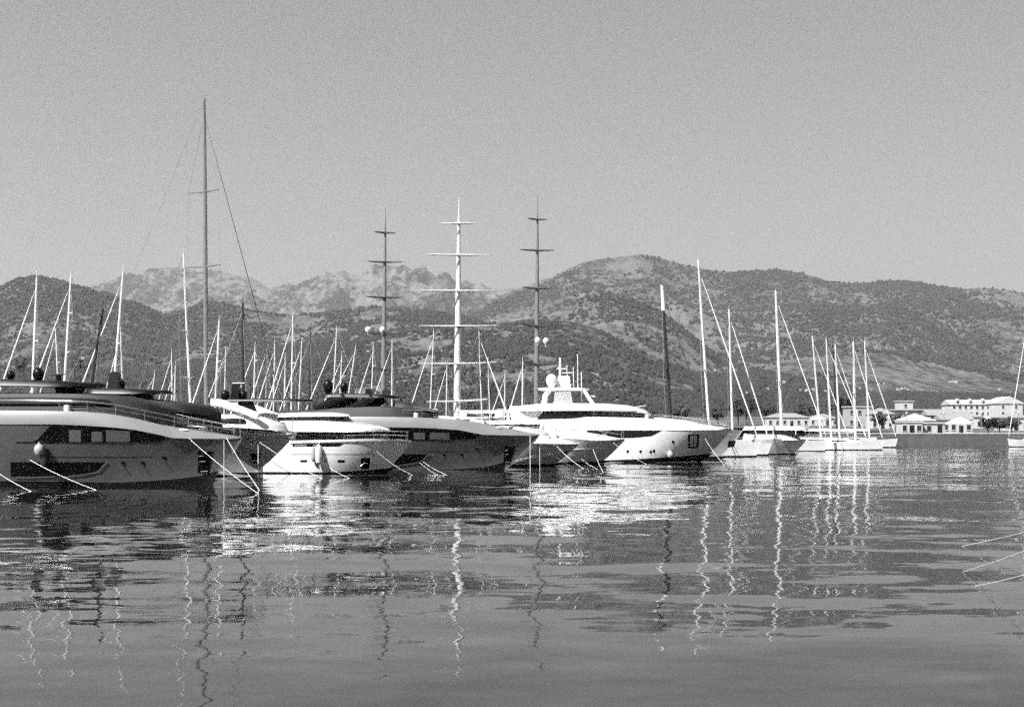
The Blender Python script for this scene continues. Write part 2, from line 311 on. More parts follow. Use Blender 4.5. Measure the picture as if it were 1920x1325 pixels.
# ------------------------------------------------------------------ hulls
class Boat:
    """Local frame: x forward (bow tip at 0), y to port, z up from the water."""
    def __init__(s, name, label, cat, bow_px, Yb, psi, Lm, B, rake, sheer_px=None, sheer=None, plumb=0.0, group=None, flip=False, full=2.6, bw=0.74, wpow=1.3, s0=0.38):
        s.s0 = s0; s.ctop = None
        s.L, s.B, s.rake, s.full, s.bw, s.wpow = Lm, B, rake, full, bw, wpow
        a = math.radians(180-psi if flip else -psi); s.ax = Vector((math.cos(a), math.sin(a), 0)); s.ay = Vector((-math.sin(a), math.cos(a), 0))
        s.side = 1 if flip else -1          # the side that faces the camera
        b = W(bow_px[0], bow_px[1], Yb); s.O = Vector((b.x, b.y, 0))
        s.root = thing(name, label, cat, s.O, a, group)
        s.sheer = sheer or [(-Lm, b.z), (0, b.z)]
        if sheer_px:
            pts = []
            for px, py in sheer_px:
                x, z = s.loc(px, py, 0)
                for _ in range(6): x, z = s.loc(px, py, s.plan(min(x, 0), 1.0))
                pts.append((x, z))
            pts[-1] = (0, b.z); s.sheer = pts
    def loc(s, px, py, lat):
        d = Vector(((px-CX)/F, 1, (HY-py)/F)); C = Vector((0, 0, CH)); lat = s.side*lat
        t = (lat + (s.O-C).dot(s.ay)-0*C.z)/d.dot(s.ay)
        P = C+d*t; r = P-s.O; return r.dot(s.ax), P.z
    def zs(s, x): return float(interp([x], s.sheer)[0])
    def stem(s, v): v = min(v, 1); return -s.rake*(1-v)**1.15 if v >= 0 else -s.rake*(1-1.3*v)
    def plan(s, x, v):
        q_ = min(max((x+s.L)/(s.stem(v)+s.L), 0), 1); vv = max(min(v, 1), 0); s0 = s.s0
        pw = s.wpow+(s.full-s.wpow)*vv; bm = s.B*(s.bw+(1-s.bw)*vv**1.2)
        if v < 0: bm *= 1+0.45*v
        k = 1-((q_-s0)/(1-s0))**pw if q_ > s0 else 0.92+0.08*(q_/s0)
        return bm*max(k, 0.012)
    def hb(s, x, z): return s.plan(x, z/s.zs(x))
    def hull(s, m, nst=56, name='hull'):
        lv = [-0.28, -0.08, 0.0, 0.08, 0.2, 0.34, 0.5, 0.66, 0.82, 0.93, 1.0]; rings = []
        for i in range(nst+1):
            u = 1-(1-i/nst)**1.5; side = []
            for v in lv:
                x = -s.L+u*(s.stem(v)+s.L); z = v*s.zs(x); side.append((x, s.plan(x, v), z))
            rings.append([(x, -y, z) for x, y, z in side]+[(x, y, z) for x, y, z in reversed(side)])
        s.dk = [(r[len(lv)-1][0], -r[len(lv)-1][1], r[len(lv)-1][2]) for r in rings]
        h = MB().rings(rings, caps=True, closed=False); n = 2*len(lv)
        for i in range(nst): h.f.append((i*n, (i+1)*n, (i+1)*n+n-1, i*n+n-1))      # keel side
        o = h.build(name, m, s.root); return o
    def deck(s, m, drop=0.18, name='deck'):
        vs, fs = [], []
        for x, y, z in s.dk:
            y = max(y-0.06, 0.01); vs += [(x, -y, z-drop), (x, 0, z-drop+0.03), (x, y, z-drop)]
        for i in range(len(s.dk)-1):
            a = 3*i; fs += [(a, a+3, a+4, a+1), (a+1, a+4, a+5, a+2)]
        return MB().add(vs, fs).build(name, m, s.root)
    def onhull(s, px, py):
        x, z = s.loc(px, py, s.B*.8)
        for _ in range(8): x, z = s.loc(px, py, s.hb(min(x, -0.01), z))
        return x, z
    def patch(s, top, bot, m, name, off=0.012, n=24, rows=5, parent=None, local=False):
        """A panel lying on the hull side between two curves given in photo pixels (or local metres)."""
        T, Bt = resample(top, n), resample(bot, n); mb = MB(); vs = []
        if not local:
            T = [s.onhull(*p) for p in T]; Bt = [s.onhull(*p) for p in Bt]
        for i in range(n):
            for j in range(rows):
                t = j/(rows-1); x = T[i][0]*(1-t)+Bt[i][0]*t; z = T[i][1]*(1-t)+Bt[i][1]*t
                vs.append((x, s.side*(s.hb(x, z)+off), z))
        fs = [(i*rows+j, i*rows+j+1, (i+1)*rows+j+1, (i+1)*rows+j) for i in range(n-1) for j in range(rows-1)]
        nv = len(vs)                          # a thin rim, so the panel has an edge
        vs2 = [(x, y-s.side*(off+0.02), z) for x, y, z in vs]
        ed = [(i*rows) for i in range(n)]; ed2 = [i*rows+rows-1 for i in range(n)]
        for e in (ed, ed2): fs += [(e[i], e[i+1], nv+e[i+1], nv+e[i]) for i in range(n-1)]
        for c in (0, (n-1)*rows): fs += [(c+j, c+j+1, nv+c+j+1, nv+c+j) for j in range(rows-1)]
        mb.add(vs+vs2, fs); return mb.build(name, m, parent or s.root)
    def shell(s, top, bot, w, m, name, n=20, tw=0.9, nose=0.0, tail=0.0, camber=0.08, parent=None, edge=0.3):
        """A deckhouse, roof or coaming: side profile from two pixel curves, real width w to each side."""
        T, Bt = resample(top, n), resample(bot, n); rings = []
        for i in range(n):
            t = i/(n-1); k = 1.0
            if nose and t > 1-nose: k = math.sqrt(max(1-((t-1+nose)/nose)**2, 0.01))
            if tail and t < tail: k *= math.sqrt(max(1-((tail-t)/tail)**2, 0.09))
            ww = w*k; xt, zt = s.loc(T[i][0], T[i][1], w); xb, zb = s.loc(Bt[i][0], Bt[i][1], w)
            if zt < zb+0.03: zt = zb+0.03
            e = edge; xm, zm = xt*(1-e)+xb*e, zt*(1-e)+zb*e
            half = [(xb, ww, zb), (xm, ww*(tw*(1-e)+e)*1.015, zm), (xt, ww*tw, zt), (xt, ww*tw*.55, zt+camber*.8)]
            rings.append([(x, -y, z) for x, y, z in half]+[(xt, 0, zt+camber)]+[(x, y, z) for x, y, z in reversed(half)])
        return MB().rings(rings).build(name, m, parent or s.root)
    def strip(s, pts, w, th, m, name, lat, parent=None):
        """A beam through pixel points at a lateral offset, mirrored to both sides when lat is not zero."""
        o = None
        for sg in ((1, -1) if lat else (1,)):
            P = [s.loc(px, py, lat*sg) for px, py in pts] if sg == 1 else P
            o = MB().tube([(x, s.side*lat*sg, z) for x, z in P], th, 8, flat=w).build(name, m, parent or s.root)
        return o
    def dome(s, px, py, rpx, m, lat=0.0, tall=1.0, name='radar_dome', foot=True):
        x, z = s.loc(px, py, lat); Yd = (s.O+s.ax*x).y; r = rpx*Yd/F
        o = MB().dome((x, s.side*lat, z), r, tall).build(name, m, s.root)
        if foot: MB().lathe([(r*.55, -r*tall*1.5), (r*.45, -r*tall*.85)], (x, s.side*lat, z), 12).build('dome_foot', m, o)
        return o
    def coaming(s, top, m, name, lean=0.22, th=0.12, bow_lean=0.9):
        """A bulwark above the sheer on both sides, leaning inboard; its top edge is given in photo pixels."""
        T = []
        for px, py in top:
            x, z = s.loc(px, py, s.B*.8)
            for _ in range(6): x, z = s.loc(px, py, s.plan(min(x, -.01), 1)*.95)
            T.append((x, z))
        s.ctop = T; o = None
        for sg in (-1, 1):
            rings = []
            for x, y, z in s.dk:
                zt = max(z+.02, float(interp([x], T)[0])); ln = lean+(bow_lean-lean)*min(max((x+9)/6.0, 0), 1); yt = max(y-ln*(zt-z), .02); x2 = x-.25*(zt-z)*(1 if x > -2 else 0)
                rings.append([(x, sg*(y+.015), z-.03), (x*.6+x2*.4, sg*(y*.55+yt*.45+.05), z*.45+zt*.55), (x2, sg*yt, zt), (x2-.02, sg*max(yt-th, .004), zt), (x, sg*max(y-th*1.4, .003), z-.03)])
            o = MB().rings(rings).build(name, m, s.root)
        return o
    def top(s, x): return float(interp([x], s.ctop)[0]) if s.ctop else s.zs(x)
    def rail(s, x0, x1, h=0.7, step=1.4, m=None):
        """Stanchions and guard rail along the sheer on both sides."""
        m = m or STEEL; n = max(3, int((x1-x0)/step)+1); xs = np.linspace(x0, x1, n)
        for sg in (-1, 1):
            mb = MB(); P = []
            for x in xs:
                z = s.top(x); y = sg*max(s.plan(x, 1)-0.1-.5*(z-s.zs(x)), 0.02); mb.tube([(x, y, z-.1), (x, y, z+h)], 0.016, 5); P.append((x, y, z+h))
            mb.tube(P, 0.02, 5); mb.tube([(a, b, c-h*.45) for a, b, c in P], 0.012, 4); mb.build('guard_rail', m, s.root)
    def porthole(s, px, py, r=0.11, m=None):
        x, z = s.onhull(px, py); e = .05; P = lambda a, c: Vector((a, s.side*s.hb(a, c), c)); p = P(x, z)
        nr = (P(x+e, z)-P(x-e, z)).cross(P(x, z+e)-P(x, z-e)).normalized()
        if nr.y*s.side < 0: nr = -nr
        o = MB().tube([p-nr*.03, p+nr*.015], r, 14).build('porthole', m or GLASS, s.root)
        MB().tube([p-nr*.03+Vector((0,0,-r*.95)), p+nr*.05+Vector((0,0,-r*.95))], .03, 6).build('drain_lip', STEEL, o)
    def boot(s, h0, h1, m=BOOT, name='boot_band'):
        xs = np.linspace(-s.L+.05, -s.rake*0.55, 30)
        top = [(x, h0+(h1-h0)*max(0, (x+s.L*.6)/(s.L*.6))**2) for x in xs]; bot = [(min(x, s.stem(-.1)-.02), -0.18) for x in xs]
        return s.patch(top, bot, m, name, off=0.01, n=40, rows=4, local=True)
def rope(p0, p1, label, sag=0.25, r=0.022, name='mooring_line', m=None, cat='mooring line', group='mooring lines'):
    p0, p1 = Vector(p0), Vector(p1); pts = []
    for i in range(11):
        t = i/10; p = p0.lerp(p1, t); p.z -= sag*4*t*(1-t); pts.append(p-p0)
    o = MB().tube(pts, r, 5).build(name, m or ROPE); o.location = p0; return tag(o, label, cat, group)
def wpt(py): return CH*F/(py-HY)     # depth of the water at a pixel row

def foredeck(b, k=1.0):
    z = lambda x: b.top(x)-(.28 if b.ctop else .2)
    for x, w, l in ((-7.2, .95, 1.9), (-4.7, .7, 1.1)):
        x *= k; zz = z(x); r_ = [[(x+u*l*.5*k, -w*k*f, zz), (x+u*l*.5*k, -w*k*f*.94, zz+h), (x+u*l*.5*k, w*k*f*.94, zz+h), (x+u*l*.5*k, w*k*f, zz)] for u, f, h in ((-1,.96,.5),(-.9,1,.56),(-.4,1,.5),(.8,.9,.42),(1,.85,.3))]
        MB().rings(r_).build('sun_pad', CANVAS, b.root)
    zz = z(-2.2*k); MB().lathe([(.22,0),(.22,.12),(.12,.16),(.12,.34),(.2,.38),(.2,.44)], (-2.2*k, 0, zz), 12).build('windlass', STEEL, b.root)
    for sg in (-1, 1):
        y = sg*max(b.plan(-3*k, 1)-.3, .15); MB().tube([(-3.2*k, y, z(-3*k)+.2), (-2.8*k, y, z(-3*k)+.2)], .05, 6).build('cleat', STEEL, b.root)
        y = sg*max(b.plan(-9*k, 1)-.35, .3); MB().lathe([(.18,0),(.2,.5),(.16,.62)], (-9*k, y, z(-9*k)), 10).build('deck_vent', WHITE2, b.root)
    zb = b.top(-.15); MB().tube([(-.15, 0, zb-.3), (-.15, 0, zb+1.5)], .025, 5).build('jackstaff', STEEL, b.root)
MOT = 'motor yachts moored along the pier'
# ---- near grey yacht on the left edge
def grey_yacht(label, bow, Yb, psi, Lm, B, rake, sheer, win, panels, recess, line, bootc, anchor, ports, knuckle, crease, band, bowcol):
    b = Boat('motor_yacht', label, 'motor yacht', bow, Yb, psi, Lm, B, rake, sheer_px=sheer, group=MOT)
    b.hull(GREYHULL); b.deck(TEAK, 0.05)
    b.coaming(band, SILVER, 'bulwark')
    w = b.patch(*win, GLASS, 'hull_window', 0.016, 30, 5)
    for tp, bt in panels: b.patch(tp, bt, GLASS2, 'pale_panel', 0.024, 4, 3, parent=w)  # window reflections painted as pale panels over the dark glass
    b.patch(*recess, BLACK, 'lower_window', 0.014, 24, 4)
    b.patch(line[0], line[1], SILVER, 'trim_strip', 0.03, 24, 3)
    b.patch(*bootc, BOOT, 'boot_band', 0.012, 50, 4)
    b.patch(*knuckle, DARK, 'rub_groove', 0.008, 20, 3)
    pk = b.patch(*anchor, BLACK, 'anchor_pocket', 0.02, 6, 4)
    x0, z0 = b.onhull(*anchor[0][0]); x1, z1 = b.onhull(*anchor[1][-1])
    for f in (0.25, 0.5, 0.95):
        z = z0+(z1-z0)*f; xa, xb = x0+.05*(x1-x0), x0+(.55+.35*f)*(x1-x0); y = b.hb(xa, z); yb = b.hb(xb, z)
        MB().tube([(xa, -y-.05, z), (xb, -yb-.05, z+.02)], 0.035, 6).build('anchor_bar', STEEL, pk)
    for p in ports: b.porthole(*p, r=0.12)
    return b
b1 = grey_yacht('large grey motor yacht with silver band and black lower window, cut by the left edge', (455,820), 78.5, 7, 27, 3.3, 1.9,
    [(-400,795),(60,794),(100,794),(150,796),(200,799),(250,804),(300,814),(322,820),(400,821.5),(440,821.5),(455,821)],
    ([(30,828),(66,828),(97,795),(150,797),(200,800),(250,805),(300,815),(322,820)], [(30,830),(66,830),(97,830),(150,829.5),(200,829.5),(250,829),(296,828.5),(306,825)]),
    [([(130,806),(152,806)],[(130,828),(152,828)]), ([(172,809),(192,809)],[(172,828),(192,828)]), ([(199,806),(244,808)],[(199,828),(244,828)])],
    ([(20,866),(62,866),(130,866),(198,866)], [(20,893),(62,893),(130,891),(160,888),(182,883)]),
    ([(30,893.5),(62,893.5),(140,891.3),(168,887),(184,883),(199,866)], [(30,896),(62,896),(140,893.6),(168,889.4),(186,885),(203,867)]),
    ([(-300,898),(62,902),(215,904.5),(280,901.5),(340,896.5),(380,891),(409,882)], [(-300,909),(62,911),(215,911.5),(280,912),(340,912),(380,912),(398,910)]),
    ([(371,845),(399,846)], [(371,886),(392,886)]),
    [(231,868),(268,868),(308,858)],
    ([(95,856),(285,856)], [(95,857),(285,857)]), ([(-100,790),(160,790),(290,799)], [(-100,791.2),(160,791.2),(290,800)]),
    [(-380,773),(0,769.5),(62,770),(150,771),(200,775),(250,784),(300,796.5),(350,804),(400,811.5),(440,817),(453,819.5)], None)
b1.shell([(-260,742),(-40,738),(62,737),(150,738),(206,743),(240,750),(275,760),(300,769)], [(-260,775),(-40,775),(62,775),(150,776),(206,780),(240,784),(275,790),(302,797)], 2.3, DARK, 'deckhouse', 24, 0.82, nose=.35)
b1.shell([(-140,745),(62,745),(150,746),(200,749),(250,763)], [(-140,757),(62,757),(150,757),(200,759),(256,773)], 2.27, GLASS, 'windscreen', 20, .93, nose=.3)
b1.shell([(-140,709),(-20,711),(62,713),(120,716),(168,719)], [(-140,721),(-20,722),(62,723),(115,725),(170,722)], 2.0, BLACK, 'hardtop', 20, .9, nose=.25, tail=.2)
b1.shell([(100,723),(118,724),(136,723)], [(106,739),(118,739),(130,739)], 0.9, BLACK, 'hardtop_post', 5)
b1.strip([(-60,722),(-100,742)], 1.0, .12, BLACK, 'hardtop_leg', 1.6)
b1.dome(72, 701, 10.5, BLACK, 0.9, 1.15); b1.dome(20, 703, 8, BLACK, -0.9, 1.1)
o = b1.strip([(97,702.5),(122,701.5)], .6, .06, BLACK, 'radar_scanner', 0); b1.strip([(110,714),(110,703)], 1, .17, BLACK, 'radar_pedestal', 0)
b1.rail(-9.5, -0.5, 0.55, 1.3)
foredeck(b1)
for a, c, d in ((-30,690,712), (45,672,714), (140,690,718)): b1.strip([(a,c),(a,d)], 1, .022, DARK, 'whip_antenna', 0)
# ---- dark yacht behind it
b = Boat('motor_yacht', 'black-topped motor yacht hidden behind the nearest grey one, only its dark hardtop and cabin showing', 'motor yacht', (420,815), 86.5, 7, 25, 2.9, 1.8,
    sheer_px=[(-300,785),(100,784),(250,788),(350,800),(420,815)], group=MOT)
b.hull(GREYHULL); b.deck(TEAK, .3)
b.shell([(80,740),(205,739),(250,747),(320,754),(375,762),(393,775)], [(80,792),(205,792),(250,793),(320,795),(375,799),(396,803)], 2.0, DARK, 'deckhouse', 22, .85, nose=.3)
b.shell([(255,757),(330,762),(385,773)], [(255,767),(330,771),(388,780)], 2.02, GLASS, 'windscreen', 16, .95, nose=.3)
b.shell([(150,729),(165,728),(230,729),(300,733)], [(150,736),(165,737),(230,738),(302,737)], 1.8, BLACK, 'hardtop', 18, .9, nose=.25, tail=.1)
b.shell([(248,737),(258,737),(270,737)], [(252,750),(258,750),(263,750)], 1.0, BLACK, 'hardtop_post', 5)
b.strip([(165,735),(140,748)], 1, .12, BLACK, 'hardtop_leg', 1.4)
b.dome(184, 723, 6.5, BLACK, .7, 1.2); b.dome(228, 720, 7, BLACK, -.4, 1.2)
b.shell([(203,700),(210,698),(218,700)], [(200,729),(210,729),(220,729)], .45, BLACK, 'radar_mast', 6, .6)
b.strip([(198,702),(224,700)], .5, .05, BLACK, 'radar_scanner', 0); b.strip([(214,710),(242,710)], .5, .05, BLACK, 'antenna_bar', 0)
b.rail(-6, -.4, .6)
# ---- third yacht: white coaming, black hardtop with two domes
b = Boat('motor_yacht', 'motor yacht with slanting white arch and thin black hardtop carrying two black domes', 'motor yacht', (553,813), 92, 9, 24, 2.9, 2.9,
    sheer_px=[(100,802),(300,803),(400,806),(455,812),(500,815),(553,815)], group=MOT)
b.hull(PALEHULL); b.deck(TEAK, .25)
b.coaming([(100,786),(300,789),(400,793),(455,799.5),(500,806),(550,813)], WHITE, 'bulwark')
b.patch([(405,884),(440,888),(470,892)], [(405,888),(440,892),(470,895)], WHITE2, 'spray_rail', .05, 12, 3)
pk = b.patch([(470,850),(489,850)], [(470,868),(484,868)], BLACK, 'anchor_pocket', .02, 5, 4); x, z = b.onhull(476, 864)
MB().tube([(x-.2, -b.hb(x-.2, z)-.05, z), (x+.3, -b.hb(x+.3, z)-.05, z+.03)], .05, 6).build('anchor_bar', STEEL, pk)
b.boot(.18, .3)
b.shell([(250,775),(390,777),(440,778),(480,784),(515,797)], [(250,800),(390,800),(440,801),(480,804),(520,808)], 2.1, WHITE, 'deckhouse', 20, .85, nose=.35)
b.shell([(300,781),(400,783),(450,784),(487,792)], [(300,790),(400,791),(450,793),(492,799)], 2.08, GLASS, 'windscreen', 16, .95, nose=.3)
b.strip([(396,754),(414,756),(450,768),(484,781)], 1.8, .14, WHITE, 'arch', 1.9)
b.shell([(380,751),(430,748.5),(500,748.5),(575,749.5)], [(380,755),(430,752.5),(500,752),(576,752)], 1.2, BLACK, 'hardtop', 16, .95, nose=.15, tail=.1)
b.shell([(446,752),(460,752)], [(440,780),(470,780)], .8, DARK, 'hardtop_post', 5)
b.dome(422, 740, 8.5, BLACK, .9, 1.1); b.dome(456, 740, 8.5, BLACK, -.2, 1.1)
b.shell([(434,722),(440,720),(446,722)], [(432,749),(440,749),(448,749)], .3, BLACK, 'radar_mast', 6, .7); b.strip([(436,718.5),(459,718)], .6, .06, WHITE, 'radar_scanner', 0)
b.rail(-6.5, -.3, .6)
b3 = b; foredeck(b, .85)
for a, c, d in ((405,712,752), (470,716,750), (540,728,750)): b.strip([(a,c),(a,d)], 1, .022, DARK, 'whip_antenna', 0)
# ---- small white flybridge yacht
b = Boat('motor_yacht', 'small bright white flybridge yacht with two rows of windows and a hanging white fender', 'motor yacht', (771,826), 99.2, 12, 10.2, 2.3, 1.85,
    sheer_px=[(500,829),(547,828),(600,826),(700,823.5),(740,824),(771,826)], group=MOT, bw=.9, wpow=1.7, full=2.8)
b.hull(WHITE); b.deck(TEAK, .2)
b.patch([(545,825.8),(600,824.5),(700,822),(768,825.4)], [(545,831),(600,829),(700,827),(768,827.8)], WHITE, 'rubbing_strake', .07, 24, 3)
w = b.patch([(549,832),(645,831)], [(549,837),(636,836.5)], GLASS, 'hull_window', .015, 16, 3)
for a, c in ((553,575), (588,592)): b.patch([(a,832.6),(c,832.6)], [(a,836),(c,836)], GLASS2, 'pale_panel', .02, 3, 3, parent=w)  # paler panels laid over the dark hull window
for a in (563, 633): b.patch([(a,862),(a+13,862)], [(a,866),(a+13,866)], GLASS, 'cabin_window', .012, 4, 3)
pk = b.patch([(677,858),(695,858)], [(677,879),(692,879)], BLACK, 'anchor_pocket', .015, 5, 4); x, z = b.onhull(684, 871)
MB().tube([(x-.25, -b.hb(x-.25, z)-.05, z-.1), (x, -b.hb(x, z)-.08, z+.12), (x+.2, -b.hb(x+.2, z)-.05, z+.1)], .05, 6).build('anchor_bar', STEEL, pk)
b.patch([(548,851),(700,851)], [(548,852),(700,852)], DARK, 'rub_groove', .01, 10, 3)
b.boot(.07, .55)
b.shell([(556,809),(640,809),(700,809)], [(553,826),(640,825),(716,825)], 1.85, GLASS, 'saloon_window', 16, .93, nose=.35)
for a in (578, 607, 636, 668): b.strip([(a,810),(a-1,825)], .5, .035, DARK, 'mullion', 1.84)
b.shell([(500,792),(530,789),(600,789),(650,793),(690,800),(713,806)], [(510,799),(548,809),(600,809.5),(650,810),(690,809),(712,807.5)], 2.15, WHITE, 'upper_deck', 22, .97, nose=.4)
b.shell([(517,781),(600,780),(640,782)], [(515,792),(600,792),(655,795)], 1.5, GLASS, 'flybridge_screen', 14, .9, nose=.3)
b.shell([(488,782),(515,776),(560,774),(610,774),(640,778.5)], [(490,784),(515,782),(560,781),(610,780.5),(641,780.5)], 1.75, WHITE, 'hardtop', 16, .95, nose=.3, tail=.1)
b.strip([(503,799),(525,815),(545,831)], 1.2, .12, WHITE, 'stern_brace', 2.0)
b.rail(-4.2, -.3, .6)
x, z = b.onhull(600, 850)
fd = tag(MB().lathe([(.05,-.75),(.2,-.62),(.24,-.3),(.24,.25),(.19,.5),(.06,.62),(.06,.72)], (0,0,0), 14).build('fender', WHITE2), 'white sausage fender hanging on the side of the small white flybridge yacht', 'fender', 'fenders on the yachts')
fd.location = b.O+b.ax*x+b.ay*(-(b.hb(x, z)+.27))+Vector((0,0,z))
fd2 = tag(MB().lathe([(.04,-.5),(.12,-.42),(.15,-.2),(.15,.3),(.1,.45),(.05,.55)], (0,0,0), 12).build('fender', FENDER), 'thin grey fender hanging just left of the white sausage fender', 'fender', 'fenders on the yachts')
x, z = b.onhull(589, 852); fd2.location = b.O+b.ax*x+b.ay*(-(b.hb(x, z)+.17))+Vector((0,0,z))
bw3 = b
# ---- grey yacht, twin of the first
b4 = grey_yacht('grey motor yacht with black flybridge and pear-shaped black domes, in the middle of the row', (1012,815), 107.5, 8, 27, 3.3, 2.55,
    [(300,800),(560,800),(640,800),(700,800),(780,800.5),(860,805),(905,814),(950,815),(1000,816),(1012,816)],
    ([(560,802),(712,801),(800,801),(860,805.5),(905,814.5)], [(560,825),(712,825),(800,824.5),(860,823.5),(893,822)]),
    [([(776,811),(797,811)],[(776,823.4),(797,823.4)]), ([(806,811),(843,811)],[(806,823.2),(843,823.2)])],
    ([(690,851),(740,851),(803,851)], [(690,875),(745,872),(787,865)]),
    ([(690,875.5),(745,872.5),(788,865.4),(804,851)], [(690,877.5),(745,874.3),(790,867),(807,852)]),
    ([(500,881),(720,880.5),(850,879),(900,876.5),(930,871),(950,864)], [(500,886),(720,887),(850,888),(900,888),(930,888),(942,887)]),
    ([(946,836),(966,836)], [(944,868),(957,868)]),
    [(833,853),(866,852),(895,842)],
    ([(790,845.5),(880,845.5)], [(790,846.3),(880,846.3)]), ([(640,794),(780,794),(880,799)], [(640,795),(780,795),(880,800)]),
    [(310,785),(560,783),(640,781),(700,781),(780,782),(860,786),(900,792.5),(950,803),(1000,812),(1010,814)], None)
b4.shell([(480,772),(594,768),(640,764),(700,762),(740,763),(770,766),(815,776)], [(480,786),(594,786),(640,786),(700,787),(740,788),(770,789),(822,792)], 2.3, DARK, 'deckhouse', 22, .82, nose=.3)
b4.shell([(738,754),(755,754),(768,756)], [(735,768),(755,768),(776,769)], 1.6, BLACK, 'helm_console', 8, .8)
b4.shell([(594,739),(640,737.5),(700,739),(735,742),(742,744)], [(594,743.5),(640,745),(700,745.5),(735,746),(742,746)], 1.9, BLACK, 'hardtop', 18, .93, nose=.2, tail=.1)
b4.strip([(648,743),(620,755),(592,769)], 1.8, .2, BLACK, 'hardtop_leg', 1.7)
b4.strip([(700,744),(680,757),(656,769)], 1.9, .2, BLACK, 'hardtop_strut', 1.7)
b4.dome(615, 724, 9.5, BLACK, .7, 1.35); b4.dome(645, 725, 8, BLACK, -.3, 1.1)
b4.strip([(615,712),(615,700)], 1, .035, DARK, 'antenna', 0)
b4.shell([(685,730),(695,730)], [(685,739),(695,739)], .4, BLACK, 'searchlight', 4); b4.shell([(716,732),(728,733)], [(716,741),(728,741)], .3, DARK, 'horn_box', 4)
b4.rail(-10, -.4, .55, 1.3); foredeck(b4)
for a, c, d in ((660,708,740), (705,716,741)): b4.strip([(a,c),(a,d)], 1, .025, DARK, 'whip_antenna', 0)
b4.shell([(742,757),(790,765),(815,770)], [(742,759),(790,767.5),(815,773)], 1.3, DARKCANVAS, 'folded_awning', 8, .9)
for a in (700, 722, 735): b4.strip([(a,745),(a+4,764)], .5, .06, DARK, 'windscreen_post', 1.5)
# ---- two white bows
b = Boat('motor_yacht', 'white motor yacht with long pale spray rail, its bow just past the grey bow', 'motor yacht', (1086,832), 117, 5, 20, 2.6, 2.2, bw=.9, wpow=2.2, s0=.7,
    sheer_px=[(800,828),(940,829),(1000,830),(1040,831),(1086,833)], group=MOT)
b.hull(PALEHULL); b.deck(TEAK, .2)
b.coaming([(800,812),(940,813),(1000,814),(1040,819),(1078,830)], WHITE, 'bulwark')
b.patch([(955,867),(1000,856),(1058,846)], [(955,871),(1000,860),(1058,848)], WHITE, 'spray_rail', .06, 16, 3); b.boot(.12, .25)
b.patch([(1054,846),(1064,846)], [(1054,850),(1062,850)], BLACK, 'anchor_pocket', .03, 4, 3)
b.shell([(850,800),(940,799),(990,803),(1025,812)], [(850,815),(940,816),(990,819),(1030,823)], 1.8, WHITE2, 'deckhouse', 16, .8, nose=.4)
b.shell([(880,804),(950,804),(1000,809)], [(880,811),(950,811),(1005,816)], 1.8, GLASS, 'windscreen', 14, .9, nose=.4); b.rail(-6, -.3, .6)
b5 = b; foredeck(b, .8)
b = Boat('motor_yacht', 'white motor yacht with rounded pale bow standing left of the tall white superyacht', 'motor yacht', (1172,823), 125, 4, 20, 2.7, 2.2, bw=.9, wpow=2.2, s0=.7,
    sheer_px=[(850,818),(1000,818),(1060,821),(1120,825),(1172,826)], group=MOT)
b.hull(WHITE2); b.deck(TEAK, .2)
b.coaming([(850,802),(1000,803),(1060,806),(1120,813.5),(1165,822)], WHITE, 'bulwark'); b.boot(.12, .3)
b.patch([(1070,842),(1110,841),(1140,838)], [(1070,844),(1110,843),(1140,840)], WHITE, 'spray_rail', .05, 12, 3)
b.shell([(900,792),(1000,791),(1040,795),(1080,806)], [(900,806),(1000,806),(1040,808),(1085,813)], 1.9, WHITE2, 'deckhouse', 16, .8, nose=.4)
b.shell([(920,795),(1010,795),(1050,802)], [(920,802),(1010,802),(1056,808)], 1.9, GLASS, 'windscreen', 14, .9, nose=.4); b.rail(-7, -.3, .6)
b6 = b; foredeck(b, .8)
# ---- the tall white superyacht
b = Boat('motor_yacht', 'tall bright white superyacht with radar mast and long dark window bands', 'motor yacht', (1372,802), 133, 2, 29, 3.7, 2.9,
    sheer_px=[(820,806),(1040,806),(1243,806),(1345,806),(1372,806)], group=MOT, full=3.2, bw=.96, wpow=2.6, s0=.68)
b.hull(WHITE); b.deck(TEAK, .05); b.coaming([(820,790),(985,787),(1080,784.5),(1100,781),(1200,783),(1300,793),(1345,799),(1370,803)], WHITE, 'bulwark', .2, bow_lean=.4)
b.patch([(1040,806),(1120,806),(1190,806),(1243,806)], [(1040,820),(1120,821),(1190,820.5),(1222,817)], GLASS, 'hull_window', .015, 24, 4)
b.patch([(1250,806.8),(1340,806.8)], [(1250,807.8),(1340,807.8)], DARK, 'rub_groove', .012, 20, 3)
pk = b.patch([(1290,814),(1312,814)], [(1290,840),(1309,840)], BLACK, 'anchor_pocket', .02, 6, 5)
b.patch([(1294,817),(1307,817)], [(1294,837),(1305,837)], WHITE2, 'pocket_plate', .05, 4, 4, parent=pk)
x, z = b.onhull(1300, 826); MB().tube([(x, -b.hb(x,z)-.12, z+.35), (x, -b.hb(x,z)-.12, z-.4), (x+.25, -b.hb(x,z)-.12, z-.25)], .06, 6).build('anchor_bar', DARK, pk)
for p in ((1177,846),(1201,846),(1220,847),(1226,845),(1262,828)): b.porthole(*p, r=.13)
b.boot(.12, .95)
b.shell([(955,762),(1010,760),(1110,760),(1190,764),(1215,770)], [(960,790),(1010,789),(1110,789),(1190,790),(1240,792)], 2.7, WHITE, 'deckhouse', 22, .92, nose=.4)
b.shell([(1002,771),(1060,770),(1150,770),(1210,770)], [(986,786),(1060,785),(1150,785),(1238,785)], 2.78, GLASS, 'bridge_window', 24, .95, nose=.35, tail=.1)
for a in (1070, 1158): b.strip([(a,770),(a+1,785)], .5, .1, DARK, 'mullion', 2.78)
